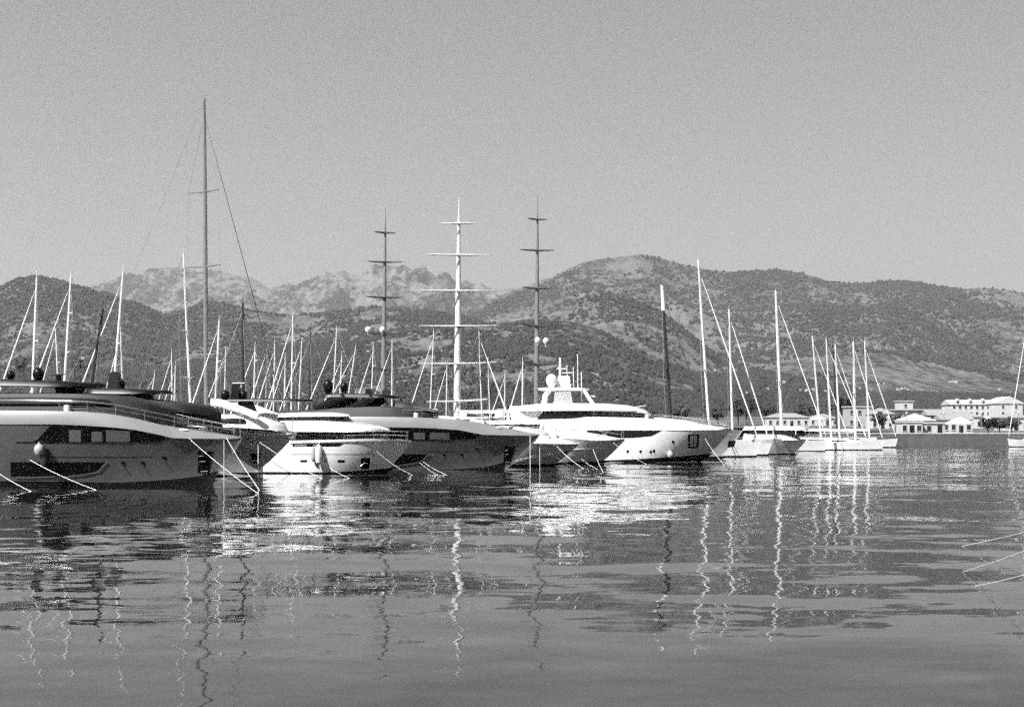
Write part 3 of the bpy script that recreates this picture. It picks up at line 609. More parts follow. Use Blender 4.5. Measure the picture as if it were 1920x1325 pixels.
b.shell([(950,768),(965,762),(1010,757),(1060,756),(1130,756.5),(1180,760),(1212,768)], [(952,770),(965,770),(1010,770),(1060,769.5),(1130,769.5),(1180,770),(1213,769.5)], 3.1, WHITE, 'roof', 24, .85, nose=.4, tail=.15, edge=.5)
pf = b.shell([(1008,728),(1030,726.5),(1080,727),(1105,729)], [(1010,731),(1030,732),(1080,732),(1104,731)], 1.7, WHITE, 'radar_platform', 14, .95, nose=.3, tail=.3)
b.strip([(1030,731),(1022,742),(1020,757)], 1.6, .15, WHITE, 'platform_leg', 1.2); b.strip([(1095,731),(1104,745),(1112,757)], 1.4, .12, WHITE, 'platform_leg', 1.2)
b.shell([(1040,734),(1070,734)], [(1038,757),(1074,757)], .9, WHITE, 'mast_house', 6, .85)
b.dome(1034, 713, 10.5, WHITE, .8, 1.15); b.dome(1062, 713, 8, WHITE, -1.0, 1.15)
b.shell([(1046,706),(1068,706)], [(1044,727),(1070,727)], .5, WHITE2, 'mast_base', 6, .8)
b.strip([(1050,706),(1050,685),(1050,670)], 1, .1, WHITE, 'radar_mast', 0)
b.strip([(1043,691),(1061,691)], .5, .09, WHITE, 'radar_scanner', 0); b.strip([(1054,699),(1074,698.5)], .5, .09, WHITE, 'antenna_bar', 0)
for a, c, d in ((1083,664,730), (1090,697,757), (1063,683,706), (1075,688,727)): b.strip([(a,c),(a+.5,d)], 1, .035, WHITE, 'whip_antenna', 0)
for a in (1110, 1118): b.strip([(a-6,742),(a+6,743)], .6, .12, WHITE, 'antenna_bar', 0); break
b.rail(-13, -.4, .5, 1.6)
b7 = b; foredeck(b, .9)
x, z = b.onhull(1256, 852)
fb = tag(MB().lathe([(.04,-.36),(.18,-.3),(.29,-.12),(.3,.08),(.22,.25),(.08,.34),(.05,.42)], (0,0,0), 16).build('fender', FENDER), 'round grey ball fender hanging against the white superyacht hull', 'fender', 'fenders on the yachts')
fb.location = b.O+b.ax*x+b.ay*(-(b.hb(x, z)+.31))+Vector((0,0,z))
# ---- dim bow beyond it
b = Boat('motor_yacht', 'motor yacht bow in shade peeking out beyond the tall white superyacht', 'motor yacht', (1392,807), 143, 9, 22, 2.9, 2.2,
    sheer_px=[(1000,796),(1250,797),(1340,801),(1392,807)], group=MOT)
b.hull(PALEHULL); b.deck(TEAK, .2); b.boot(.15, .4)
b.patch([(1366,826),(1380,826)], [(1364,838),(1376,838)], BLACK, 'anchor_pocket', .02, 4, 4)
b.shell([(1100,783),(1230,783),(1290,790),(1320,797)], [(1100,799),(1230,800),(1290,801),(1325,804)], 1.9, WHITE2, 'deckhouse', 16, .8, nose=.4); b.rail(-6, -.3, .6)
# ---- small motor yacht in front of the sailing yachts
b = Boat('motor_yacht', 'low white motor boat with raked shaded bow, in front of the big white sailing mast', 'motor yacht', (1512,824), 170, 9, 9.5, 1.7, 1.5,
    sheer_px=[(1340,827),(1400,824),(1460,822),(1512,824)], group=MOT)
b.hull(WHITE); b.deck(TEAK, .15); b.boot(.1, .2)
b.shell([(1395,800),(1440,799),(1500,800),(1518,803)], [(1398,806),(1440,806),(1500,806.5),(1518,806)], 1.4, WHITE, 'roof', 14, .95, nose=.3)
b.shell([(1404,806),(1450,806),(1506,807)], [(1402,815),(1450,815),(1516,815)], 1.3, GLASS, 'cabin_window', 14, .95, nose=.3)
b.shell([(1395,814),(1450,814),(1495,816)], [(1392,825),(1450,825),(1505,825)], 1.4, WHITE, 'cabin', 14, .95, nose=.4)
for a in (1450, 1492): b.strip([(a,806),(a,815)], 1, .05, WHITE, 'mullion', 1.3)

# ------------------------------------------------------------------ sailing yachts
SAIL = 'sailing yachts in the marina'
def sail(label, top, base, Y, d, stay=None, spr=(), m=None, r=0.10, furl=True, loa=None, boom=True, hullm=None, cover=None, tip=None, hd=None):
    """top/base: mast ends in photo pixels; Y: distance; d: +1 bow to the right, -1 to the left; stay: pixel end of the headstay."""
    m = m or ALU; T, Bp = W(*top, Y), W(*base, Y); hgt = T.z
    loa = loa or max(7.5, hgt*0.72); fb = 0.055*loa+0.6
    zd = fb+0.35; lean = (T-Bp)/(T.z-Bp.z); Mb = Bp+lean*(zd-Bp.z)            # mast foot carried down to the deck
    if stay: bowx = W(stay[0], stay[1], Y).x; bowx += (bowx-T.x)*max(0, (W(stay[0], stay[1], Y).z-fb))/(T.z-W(stay[0], stay[1], Y).z+.01)*.9
    else: bowx = Mb.x+d*loa*.42
    lo_, hi_ = .34*loa, .5*loa
    bowx = Mb.x+d*min(max(abs(bowx-Mb.x), lo_), hi_)
    psi = 18 if d > 0 else -22
    if hd is not None: psi = hd
    Yb = Y
    cs_ = abs(bowx-Mb.x); Yb = Y-cs_*math.tan(math.radians(abs(psi)))*(1 if (psi > 0) == (d > 0) else -1)
    if hd is not None: bowx = Mb.x+d*.42*loa*math.cos(math.radians(hd)); Yb = Y-.42*loa*math.sin(math.radians(hd))
    bx = Boat('sailing_yacht', label, 'sailing yacht', (CX+bowx*F/Yb, HY-(fb-CH)*F/Yb), Yb, psi, loa, loa*.145, loa*.035,
              sheer=[(-loa, fb*.92), (-loa*.4, fb*.88), (0, fb*1.12)], group=SAIL, flip=d < 0, full=2.0, bw=.88, wpow=1.8)
    bx.hull(hullm or WHITE, 30); bx.deck(TEAK, .06); bx.boot(.1, .14)
    R = bx.root; R0 = Matrix.Rotation(-R.rotation_euler.z, 4, 'Z')
    L = lambda p: R0 @ (Vector(p)-R.location)
    mb = L(Mb); mt = L(T)
    # cabin trunk with side windows
    cw = loa*.085; x0, x1 = -loa*.68, -loa*.28; rings = []
    for i in range(9):
        t = i/8; k = (1-max(0, (t-.6)/.4)**2*.75); h = .42*(1 if t < .55 else 1-((t-.55)/.45)**1.5*.9)+.06; x = x0+(x1-x0)*t; z = fb*.86
        rings.append([(x,-cw*k,z),(x,-cw*k*.92,z+h*.8),(x,-cw*k*.7,z+h),(x,cw*k*.7,z+h),(x,cw*k*.92,z+h*.8),(x,cw*k,z)])
    cb = MB().rings(rings).build('cabin_trunk', WHITE, R)
    for sg in (-1, 1):
        z = fb*.86+.17; MB().add([(x0+.3, sg*(cw+.0), z), (x0+(x1-x0)*.55, sg*(cw+.0), z), (x0+(x1-x0)*.5, sg*(cw*.955), z+.16), (x0+.35, sg*(cw*.955), z+.16)], [(0,1,2,3)]).build('cabin_window', GLASS, cb)
    mm = MB(); n = 7
    mm.tube([mb.lerp(mt, i/(n-1)) for i in range(n)], [r, r, r, r*.97, r*.92, r*.8, r*.6], 8)
    mo = mm.build('mast', m, R)
    if tip: MB().tube([mb.lerp(mt, 1-tip), mb.lerp(mt, 1.001)], [r*1.04, r*.7], 8).build('mast_head', ALU, mo)
    MB().tube([mt, mt+Vector((0,0,.5))], .02, 4).build('masthead_antenna', m, mo)
    sp_ends = []
    for py in spr:
        t = (W(0, py, Y).z-mb.z)/(mt.z-mb.z); c = mb.lerp(mt, t); w = loa*.075*(1.15-.35*t)
        for sg in (-1, 1):
            MB().tube([c, c+Vector((-.25, sg*w, .05))], [max(.05, r*.45), max(.035, r*.3)], 5).build('spreader', m, mo)
        sp_ends.append((c, w))
    bow = Vector((-.15, 0, fb*1.1)); head = mb.lerp(mt, .95)
    MB().tube([bow, head], 0.02, 4).build('forestay', STEEL, R)
    if furl:
        MB().tube([bow.lerp(head, a) for a in (.03,.2,.5,.8,.95)], [q_*float(furl) for q_ in (.06,.085,.075,.055,.03)], 6).build('furled_headsail', cover if cover else CANVAS, R)
    MB().tube([Vector((-loa+.1, 0, fb)), mt], 0.02, 4).build('backstay', STEEL, R)
    for sg in (-1, 1):
        ch = Vector((mb.x-.2, sg*bx.plan(mb.x-.2, 1)*.95, fb*.9)); pts = [ch]
        for c, w in sp_ends: pts.append(c+Vector((-.25, sg*w, .05)))
        pts.append(head); MB().tube(pts if len(pts) == 2 or sp_ends == sorted(sp_ends, key=lambda e: e[0].z) else [ch, head], 0.018, 4).build('shroud', STEEL, R)
    if boom:
        bz = mb+Vector((0, 0, 1.0)); be = Vector((mb.x-loa*.36, 0, bz.z+.15))
        MB().tube([bz, be], .07, 6).build('boom', m, R)
        MB().tube([bz.lerp(be, a)+Vector((0,0,.14)) for a in (.02,.3,.7,.97)], [.2,.17,.13,.08], 8, flat=1.2).build('sail_cover', cover or CANVAS, R)
    # guard rails with stanchions
    for sg in (-1, 1):
        g = MB(); P = []
        for i in range(8):
            x = -loa*.96+loa*.92*i/7; p = Vector((x, sg*max(bx.plan(x, 1)-.06, .03), bx.zs(x))); g.tube([p, p+Vector((0,0,.6))], .013, 4); P.append(p+Vector((0,0,.6)))
        g.tube(P, .01, 4); g.build('guard_rail', STEEL, R)
    return bx
sail('white sailing yacht with the leftmost leaning mast and furled headsail', (69,520), (62,700), 104, -1, (25,690), (640,))
sail('sailing yacht whose tall mast with two spreaders stands second from the left edge', (133,518), (122,700), 109, -1, (85,705), (661,588))
sail('small distant sailing yacht with short mast between the two tallest masts at far left', (104,615), (108,705), 150, -1, (88,705), (680,), r=.08)
sail('sailing yacht with raked black mast above the black hardtops', (193,578), (174,710), 111, -1, None, (), CARBON, .16, cover=DARKCANVAS, boom=False, furl=False)
sail('sailing yacht with leaning white mast over the black radar mast', (231,508), (215,705), 113, -1, (187,705), (644,))
sail('small sailing yacht with short mast close beside the leaning mast over the radar mast', (226,620), (229,715), 160, -1, (213,715), (), r=.08)
sail('white sailing yacht with upright bright mast just left of the giant dark mast', (344,475), (357,760), 122, 1, None, (708,620), r=.11, furl=False)
sail('large sailing superyacht with the tallest mast in the marina, dark and three spreaders high', (383,185), (387,770), 150, 1, (505,735), (665,500,360), GREYALU, .24, loa=32, hullm=GREYHULL, cover=DARKCANVAS, hd=-58, furl=.55)
sail('white sailing yacht with furled headsail just right of the giant dark mast', (411,600), (404,755), 135, -1, (367,745), (678,), r=.11)
sail('sailing yacht with slim black mast above the two black domes', (455,568), (456,750), 128, -1, None, (), CARBON, .15, furl=False, cover=DARKCANVAS)
far = [((322,660),(322,745),172,-1,(306,745),(), 'short thin mast left of the bright upright mast'),
       ((329,685),(327,745),166,-1,(317,745),(), 'lowest thin mast left of the bright upright mast'),
       ((478,650),(476,748),150,-1,None,(676,), 'single spreader mast right of the two black domes'),
       ((501,648),(498,750),156,-1,(473,745),(705,), 'leaning headsail right of the two black domes'),
       ((515,645),(513,750),168,-1,(495,748),(712,), 'thin mast left of the taller furled one above the white hardtop'),
       ((549,592),(546,765),146,-1,(518,762),(681,), 'tall mast, furled headsail above the white hardtop'),
       ((631,620),(624,760),160,-1,None,(), 'plain mast above the pear-shaped black dome'),
       ((641,665),(637,745),176,-1,None,(), 'short mast above the round black dome'),
       ((667,650),(650,760),182,-1,None,(), 'short raked mast right of the round black dome'),
       ((700,648),(697,730),174,-1,(681,735),(686,), 'leaning headsail left of the square-rigged foremast'),
       ((735,640),(735,735),186,-1,None,(), 'thin mast right beside the square-rigged foremast'),
       ((813,622),(807,760),186,-1,(788,752),(702,), 'furled headsail left of the white square-rigged mainmast'),
       ((838,680),(837,760),204,-1,(826,752),(), 'short mast left of the white square-rigged mainmast'),
       ((898,622),(902,740),192,1,None,(706,), 'upright mast right of the white square-rigged mainmast'),
       ((915,672),(917,742),205,1,None,(), 'short mast over the palm crown'),
       ((947,700),(946,755),210,-1,None,(), 'lone short mast between palm and white superyacht roof'),
       ((980,678),(979,785),152,-1,(965,780),(), 'mast left of the white superyacht radar mast'),
       ((423,655),(421,745),178,-1,None,(), 'faint thin mast behind the left black dome'),
       ((535,668),(533,755),185,-1,(521,755),(), 'faint short mast behind the furled headsail above the white hardtop'),
       ((566,640),(560,760),172,-1,(553,758),(), 'leaning pale mast beside the dark thin mast'),
       ((290,700),(284,745),175,-1,None,(), 'tiny mast above the tip of the lower black hardtop')]
for t_, b_, Y_, d_, s_, sp_, lb in far:
    sail('small sailing yacht with '+lb, t_, b_, Y_, d_, s_, sp_, r=.075)
sail('sailing yacht with thin dark mast left of the pear-shaped black dome', (582,625), (579,772), 150, -1, None, (), CARBON, .09, furl=False, cover=DARKCANVAS)
sail('sailing yacht with leaning black mast tipped in white behind the superyacht bow', (1241,535), (1258,790), 150, 1, (1322,782), (694,), CARBON, .2, cover=DARKCANVAS, tip=.16)
sail('sailing yacht with the tallest white mast right of the superyacht', (1309,488), (1329,795), 158, 1, (1372,765), (693,), r=.14)
sail('sailing yacht with slim white mast right of the tallest white one', (1367,580), (1373,800), 166, 1, (1425,770), (735,674), r=.13)
sail('large white sailing yacht with thick white mast and long furled headsail', (1454,545), (1467,830), 194, 1, (1545,818), (715,), r=.2, loa=15)
sail('sailing yacht with leftmost mast of the far right cluster', (1523,630), (1537,795), 226, 1, (1574,805), (752,), r=.14)
sail('white plumb-bowed sailing yacht with second mast of the far right cluster', (1549,636), (1558,810), 214, 1, (1620,816), (), r=.14, loa=13.5)
sail('sailing yacht with dark mast in the far right cluster', (1561,645), (1570,815), 236, 1, None, (752,), CARBON, .16, furl=False, cover=DARKCANVAS)
sail('sailing yacht with white mast beside the dark mast of the far right cluster', (1566,645), (1574,810), 222, 1, (1607,800), (), r=.14)
sail('sailing yacht with fat furled mast in the far right cluster', (1600,640), (1604,815), 206, 1, (1643,808), (738,), r=.17)
sail('sailing yacht with rightmost mast of the far right cluster, bow before the bare quay wall', (1621,640), (1630,812), 234, 1, (1672,802), (), r=.14)
sail('sailing yacht cut by the right edge with two slanting stays', (1932,560), (1925,815), 240, -1, (1895,812), (), r=.13, loa=11)

# ------------------------------------------------------------------ three-masted square-rigged ship
YS = 390
ship = Boat('sailing_ship', 'three-masted square-rigged sailing ship with bare yards, behind the marina', 'sailing ship', (1150,775), YS, 2, 80, 6.2, 8,
            sheer=[(-80, 6.5), (-40, 5.6), (0, 7.4)], full=2.0)
ship.hull(GREYHULL, 50); ship.deck(TEAK, .6); ship.boot(.5, .6)
R = ship.root; R0 = Matrix.Rotation(-R.rotation_euler.z, 4, 'Z'); SL = lambda p: R0 @ (Vector(p)-R.location)
for x0, x1, h in ((-62, -48, 2.6), (-42, -30, 2.2), (-22, -14, 2.0)):
    rings = [[(x, -3.5*k, 5), (x, -3.3*k, 5+h+.9), (x, 3.3*k, 5+h+.9), (x, 3.5*k, 5)] for x, k in ((x0, .8), (x0+1.5, 1), (x1-2, 1), (x1, .75))]
    o = MB().rings(rings).build('deckhouse', WHITE, R)
    MB().box(x0+2, x1-2.5, -3.52, 3.52, 6.4, 7.2).build('house_window', GLASS, o, False)
def rig(top, base, rad, yards, m, ym, tilt):
    T, Bt = SL(W(*top, YS)), SL(W(*base, YS)); Bt.z = 5.0
    ks = (0, .25, .5, .72, .86, .93, 1); mo = MB().tube([Bt.lerp(T, a) for a in ks], [rad*f for f in (1, .95, .8, .58, .42, .2, .08)], 12).build('mast', m, R)
    for py, xl, xr in yards:
        Z = W(0, py, YS).z; t = (Z-Bt.z)/(T.z-Bt.z); c = Bt.lerp(T, t); mx = top[0]+(base[0]-top[0])*(1-t)
        half = ((xr-xl)/2)*YS/F/math.cos(math.radians(28)); a = math.radians(28*tilt)
        dv = Vector((math.cos(a), -math.sin(a), 0)); off = Vector((-math.sin(a), -math.cos(a), 0))*rad*1.25
        pts = [c+off+dv*half*u+Vector((0, 0, -.35*tilt*u*1.2+.25*u*u))+off*(-.9*u*u) for u in (-1,-.66,-.33,0,.33,.66,1)]
        MB().tube(pts, [.12,.2,.26,.28,.26,.2,.12], 8).build('yard', ym, R)
        MB().box(c.x-.35, c.x+.35, c.y-rad*1.2, c.y+.1, c.z-.3, c.z+.35).build('yard_bracket', m, mo, False)
rig((723,388), (718,745), .75, [(437,699,741),(492,690,758),(558,687,764),(626,687,765),(692,690,762)], GREYALU, DARK, 1)
rig((861,368), (857,765), 1.0, [(420,832,898),(479,803,920),(546,794,926),(612,790,929),(682,790,930),(752,790,900)], ALU, ALU, -1)
rig((1008,366), (1006,755), .75, [(412,984,1021),(470,977,1040),(541,985,1040),(611,984,1045),(682,972,1022)], GREYALU, DARK, 1)
for px, py, r_ in ((690,618,5.5), (717,618,5.5), (1008,638,5.5), (1023.5,639,5.5)):
    p = SL(W(px, py, YS-1)); MB().dome(p, r_*YS/F, 1.1).build('satellite_dome', WHITE, R)
    MB().tube([p-Vector((0,0,1.4)), p-Vector((0,0,.6))], .2, 6).build('dome_post', WHITE, R)
MB().tube([(-6, 0, 6.8), (9, 0, 9.4)], [.35, .12], 8).build('bowsprit', ALU, R)

# ------------------------------------------------------------------ mooring lines
def mline(p0, Y0, p1, label, sag=.25, r=.018, group='mooring lines'):
    Y1 = wpt(p1[1]); e = W(p1[0], p1[1], Y1); e.z = -.05; rope(W(p0[0], p0[1], Y0), e, label, sag, r)
mline((354,821), 77.6, (488,926), 'long white mooring line from the nearest grey bow slanting right into the water', .1)
mline((424,820), 78.0, (488,919), 'steeper white mooring line from the nearest grey bow tip into the water', .08)
mline((420,823), 78.2, (420,909), 'vertical chain hanging below the nearest grey bow', 0, .02)
mline((472,833), 90.5, (549,887), 'upper mooring line from the third bow towards the small white yacht', .15, .02)
mline((487,829), 90.8, (607,897), 'long mooring line crossing before the small white yacht stern', .12, .02)
mline((484,830), 91.4, (484,896), 'vertical chain hanging below the third bow', 0, .02)
mline((457,870), 89.5, (457,897), 'short vertical line beside the third bow anchor pocket', 0, .02)
mline((706,846), 95.0, (776,890), 'white mooring line from the small white yacht bow', .15, .02)
mline((698,836), 95.5, (698,885), 'vertical chain at the small white yacht anchor pocket', 0, .02)
mline((600,862), 96, (660,896), 'white mooring line below the hanging fender of the small white yacht', .15, .02)
mline((787,867), 104, (825,891), 'left one of two short parallel lines under the middle grey yacht', .08, .02)
mline((794,866), 104, (843,891), 'second of two short parallel lines under the middle grey yacht', .08, .02)
mline((993,816), 106.5, (1078,877), 'mooring line from the middle grey bow tip slanting right', .2, .02)
mline((994,818), 106.8, (994,884), 'vertical chain hanging below the middle grey bow', 0, .02)
mline((1012,838), 113.5, (1012,876), 'vertical chain under the bow with the long spray rail', 0, .02)
mline((1044,836), 114.5, (1096,878), 'mooring line from the bow with the long spray rail', .15, .022)
mline((1038,834), 114.5, (1070,874), 'steep mooring line from the bow with the long spray rail', .12, .022)
mline((1112,842), 122, (1132,886), 'lower mooring line from the rounded pale bow', .1, .022)
mline((1090,860), 121, (1128,881), 'short line near the water under the rounded pale bow', .1, .022)
mline((1150,830), 124, (1215,870), 'mooring line before the white superyacht hull', .15, .022)
mline((1322,822), 130, (1360,872), 'mooring line from the white superyacht bow', .15, .022)
mline((1368,814), 132, (1390,862), 'steep mooring line from the superyacht bow tip', .12, .022)
mline((-40,858), 74, (63,921), 'white mooring line crossing the lower left corner of the nearest hull', .15, .02)
mline((56,862), 77.2, (185,918), 'white mooring line crossing the black lower window of the nearest yacht', .1, .02)
def rline(a, bq, Y1, Y0, label):
    p1 = W(a[0], a[1], Y1); p1.z = -.04; d0 = W(bq[0], bq[1], Y0); d0 = p1+(d0-p1)*1.6; rope(d0, p1, label, .03, .009)
rline((1798,1022), (1920,995), wpt(1022), 34, 'uppermost of three white lines entering the open water at the right edge')
rline((1800,1070), (1920,1030), wpt(1070), 27.5, 'middle of three white lines entering the open water at the right edge')
rline((1822,1096), (1920,1074), wpt(1096), 25, 'lowest of three white lines entering the open water at the right edge')
bf = tag(MB().lathe([(.04,-.3),(.18,-.25),(.27,-.08),(.27,.1),(.2,.25),(.08,.32),(.05,.42)], (0,0,0), 16).build('fender', FENDER), 'round pale ball fender on the nearest grey hull above its black window', 'fender', 'fenders on the yachts')
x, z = b1.onhull(78, 843); bf.location = b1.O+b1.ax*x+b1.ay*(-(b1.hb(x, z)+.29))+Vector((0,0,z))
bf = tag(MB().lathe([(.05,-.5),(.2,-.45),(.24,-.2),(.24,.2),(.2,.45),(.06,.5)], (0,0,0), 14).build('fender', RUBBER), 'black rubber fender hanging below the pale ball fender', 'fender', 'fenders on the yachts')
x, z = b1.onhull(87, 856); bf.location = b1.O+b1.ax*x+b1.ay*(-(b1.hb(x, z)+.26))+Vector((0,0,z))

# ------------------------------------------------------------------ buildings on the shore
def building(name, label, px, Y, w, dp, h, z0=None, roof='flat', wall=None, roofm=None, rows=2, cols=5, over=.4, rh=1.8, rz=0.0, door=True, group=None, dormers=0, ww=.9, wh=1.2):
    wall = wall or STUCCO; roofm = roofm or ROOFM; X = (px-CX)/F*Y; z0 = float(ground_z(X, Y))-.2 if z0 is None else z0
    R = thing(name, label, 'building', (X, Y, z0), rz, group)
    MB().box(-w/2, w/2, 0, dp, 0, h).build('wall', wall, R, False)
    if roof == 'flat':
        MB().box(-w/2-over, w/2+over, -over, dp+over, h+.003, h+.35).build('roof', ROOFW, R, False)
    elif roof == 'hip':
        a, b_ = w/2+over, dp/2+over; rl = max(a-b_, .2)
        MB().add([(-a,-over,h+.003),(a,-over,h+.003),(a,dp+over,h+.003),(-a,dp+over,h+.003),(-rl,dp/2,h+rh),(rl,dp/2,h+rh)], [(0,1,5,4),(1,2,5),(2,3,4,5),(3,0,4),(3,2,1,0)]).build('roof', roofm, R, False)
    else:
        a, b_ = w/2+over, over
        MB().add([(-a,-b_,h+.003),(a,-b_,h+.003),(a,dp+b_,h+.003),(-a,dp+b_,h+.003),(-a,dp/2,h+rh),(a,dp/2,h+rh)], [(0,1,5,4),(1,2,5),(2,3,4,5),(3,0,4),(3,2,1,0)]).build('roof', roofm, R, False)
    fh = h/max(rows, 1)
    for r_ in range(rows):
        for c in range(cols):
            if door and r_ == 0 and c == cols//2:
                MB().box(-w/2+w*(c+.5)/cols-.5, -w/2+w*(c+.5)/cols+.5, -.06, .1, .05, 2.1).build('door', DARK, R, False); continue
            x = -w/2+w*(c+.5)/cols; z = fh*(r_+.32)
            fr = MB().box(x-ww/2-.1, x+ww/2+.1, -.05, .1, z-.1, z+wh+.1).build('window', wall, R, False)
            MB().box(x-ww/2, x+ww/2, -.07, .05, z, z+wh).build('pane', PANE, fr, False)
            MB().box(x-ww/2-.15, x+ww/2+.15, -.16, 0, z-.2, z-.1).build('sill', STUCCO2, fr, False)
    for i in range(dormers):
        x = -w/2+w*(i+.5)/dormers
        dm = MB().add([(x-1.2,-.1,h+.1),(x+1.2,-.1,h+.1),(x+1.2,-.1,h+1.7),(x,-.1,h+2.6),(x-1.2,-.1,h+1.7),(x-1.2,2.5,h+.1),(x+1.2,2.5,h+.1),(x+1.2,2.5,h+1.7),(x,2.5,h+2.6),(x-1.2,2.5,h+1.7)],
            [(0,1,2,3,4),(1,6,7,2),(2,7,8,3),(3,8,9,4),(4,9,5,0)]).build('dormer', wall, R, False)
        MB().box(x-.45, x+.45, -.16, 0, h+.5, h+1.6).build('pane', PANE, dm, False)
    return R
HS = 'houses along the far shore'
building('hotel', 'large white hotel with rows of small windows and gabled dormers behind the quay', 1832, 610, 22, 14, 8.0, roof='gable', rows=3, cols=9, dormers=4, rh=2.2, over=.5, roofm=ROOFW, group=HS, ww=1.0, wh=1.3)
g = building('hotel', 'tall gable-ended white wing at the right end of the big hotel', 1893, 600, 11, 16, 8.3, roof='flat', rows=3, cols=2, group=HS, door=False)
g2 = MB().add([(-6,-.4,8.66),(6,-.4,8.66),(0,-.4,11.4),(-6,16.4,8.66),(6,16.4,8.66),(0,16.4,11.4)], [(0,1,2),(3,5,4),(0,2,5,3),(1,4,5,2),(0,3,4,1)]).build('gable', STUCCO, g, False)
building('terrace_building', 'long low building with white flat roof and shaded openings left of the hotel', 1728, 520, 22, 10, 5.6, roof='flat', rows=1, cols=6, over=1.2, group=HS, ww=2.3, wh=1.9, door=False)
o = building('rooftop_pavilion', 'white rooftop pavilion above the long low flat-roofed building', 1698, 540, 5.5, 5, 3.2, z0=11.0-.9, roof='flat', rows=1, cols=1, group=HS, door=False)
building('house', 'white house with broad white hipped roof above the quay', 1722, 330, 6.5, 6, 3.2, roof='hip', rows=1, cols=3, rh=1.7, over=.9, roofm=ROOFW, group=HS)
building('house', 'small white house with two dark windows right at the quay edge', 1710, 300, 4.5, 4, 2.6, roof='flat', rows=1, cols=3, group=HS, over=.2)
building('house', 'low white boathouse beside the small quay-edge house', 1752, 302, 4.6, 4, 2.4, roof='flat', rows=1, cols=2, group=HS, over=.25)
building('house', 'pale house with tiled roof left of the round bushes on the quay', 1795, 330, 7.0, 6, 3.4, roof='gable', rows=1, cols=4, rh=1.3, group=HS)
building('house', 'grey-roofed house in front of the hotel', 1812, 420, 10, 8, 3.6, roof='hip', rows=1, cols=4, rh=1.8, group=HS)
building('house', 'pale cottage at the far right end of the quay', 1905, 380, 7.5, 6, 3.6, roof='hip', rows=1, cols=3, rh=1.5, group=HS)
building('house', 'cream house between the hipped white house and the hotel', 1764, 400, 7.0, 6, 4.2, roof='gable', wall=STUCCO2, rows=2, cols=3, rh=1.5, group=HS)
building('house', 'white house behind the rightmost masts', 1655, 420, 7, 6, 4.5, roof='hip', rows=2, cols=3, group=HS)
building('house', 'white block house behind the dark mast cluster', 1612, 470, 8, 7, 6.6, roof='flat', wall=STUCCO2, rows=2, cols=3, group=HS)
building('house', 'long white waterfront house behind the thick white mast', 1478, 470, 14, 8, 3.2, roof='hip', rows=1, cols=6, rh=1.5, group=HS)
building('house', 'white waterfront cottage behind the slim masts of the far right cluster', 1545, 490, 10, 8, 2.8, roof='hip', rows=1, cols=4, rh=1.6, group=HS)
building('house', 'white waterfront villa seen right of the palm crown', 940, 475, 10, 8, 4.6, roof='hip', rows=1, cols=4, rh=1.6, group=HS)
# tiny houses on the lower slopes
deps = bpy.context.evaluated_depsgraph_get(); deps.update()
def slope_hit(px, py):
    d = Vector(((px-CX)/F, 1, (HY-py)/F)).normalized()
    ok, loc, nrm, idx, ob, mtx = S.ray_cast(deps, Vector((0, 700, CH))+Vector(((px-CX)/F*700, 0, (HY-py)/F*700)), d)
    return loc if ok else None
hw = MB().box(-6, 6, -5, 5, -8, 5).mesh('wall', STUCCO, False); hr = MB().add([(-6.5,-5.5,5.003),(6.5,-5.5,5.003),(6.5,5.5,5.003),(-6.5,5.5,5.003),(-3,0,8),(3,0,8)], [(0,1,5,4),(1,2,5),(2,3,4,5),(3,0,4),(3,2,1,0)]).mesh('roof', ROOFM, False)
rr = random.Random(4)
for px, py in [(1648,720),(1657,720),(1691,729),(1684,731),(1697,728),(1702,731),(1780,716),(1792,717),(1786,716.5),(1501,731),(1512,732),(1525,731),(1548,733),(1440,730),(1612,728),(1400,736),(1875,731),(690,659),(1120,703),(155,672),(1340,695),(1470,716)]:
    L_ = slope_hit(px, py)
    if L_ is None: continue
    h_ = thing('hillside_house', 'tiny white house on the wooded lower slope of the mountain', 'house', L_, rr.uniform(-.5, .5), 'tiny houses on the mountain slope')
    k_ = rr.uniform(.15, .3)*L_.y/1500; h_.scale = (k_, k_, k_)
    for nm, me in (('wall', hw), ('roof', hr)):
        o = bpy.data.objects.new(nm, me); COL.objects.link(o); o.parent = h_

# ------------------------------------------------------------------ trees
def leafy(seed, n=2400, rx=2.6, rz=2.2, leaf=.33):
    r = random.Random(seed); mb = MB(); cl = []
    for i in range(26):
        while True:
            p = Vector((r.uniform(-1,1), r.uniform(-1,1), r.uniform(-1,1)))
            if .25 < p.length < 1: break
        cl.append((Vector((p.x*rx, p.y*rx, p.z*rz)), r.uniform(.5, 1.05)))
    for i in range(n):
        c, s_ = r.choice(cl); q_ = Vector((r.gauss(0,.5), r.gauss(0,.5), r.gauss(0,.42)))*s_*rx*.42+c
        a = Vector((r.uniform(-1,1), r.uniform(-1,1), r.uniform(-1,1))).normalized(); b_ = a.orthogonal().normalized(); s2 = leaf*r.uniform(.6, 1.3)
        mb.add([q_-a*s2, q_+b_*s2*.5, q_+a*s2, q_-b_*s2*.5], [(0,1,2,3)])
    return mb, cl
TREES = []
for sd_ in (1, 2, 3):
    mb, cl = leafy(sd_); crown = mb.mesh('crown', LEAF, False); tr = MB().tube([(0,0,-2.9-3),(.1,0,-3.2),(.05,.1,-.8),(0,0,1)], [.3,.24,.16,.05], 8)
    for c, s_ in cl[:9]: tr.tube([(0,0,-2.2), c*.5+Vector((0,0,-.5)), c], [.11,.07,.02], 5)
    TREES.append((crown, tr.mesh('trunk', BARK)))
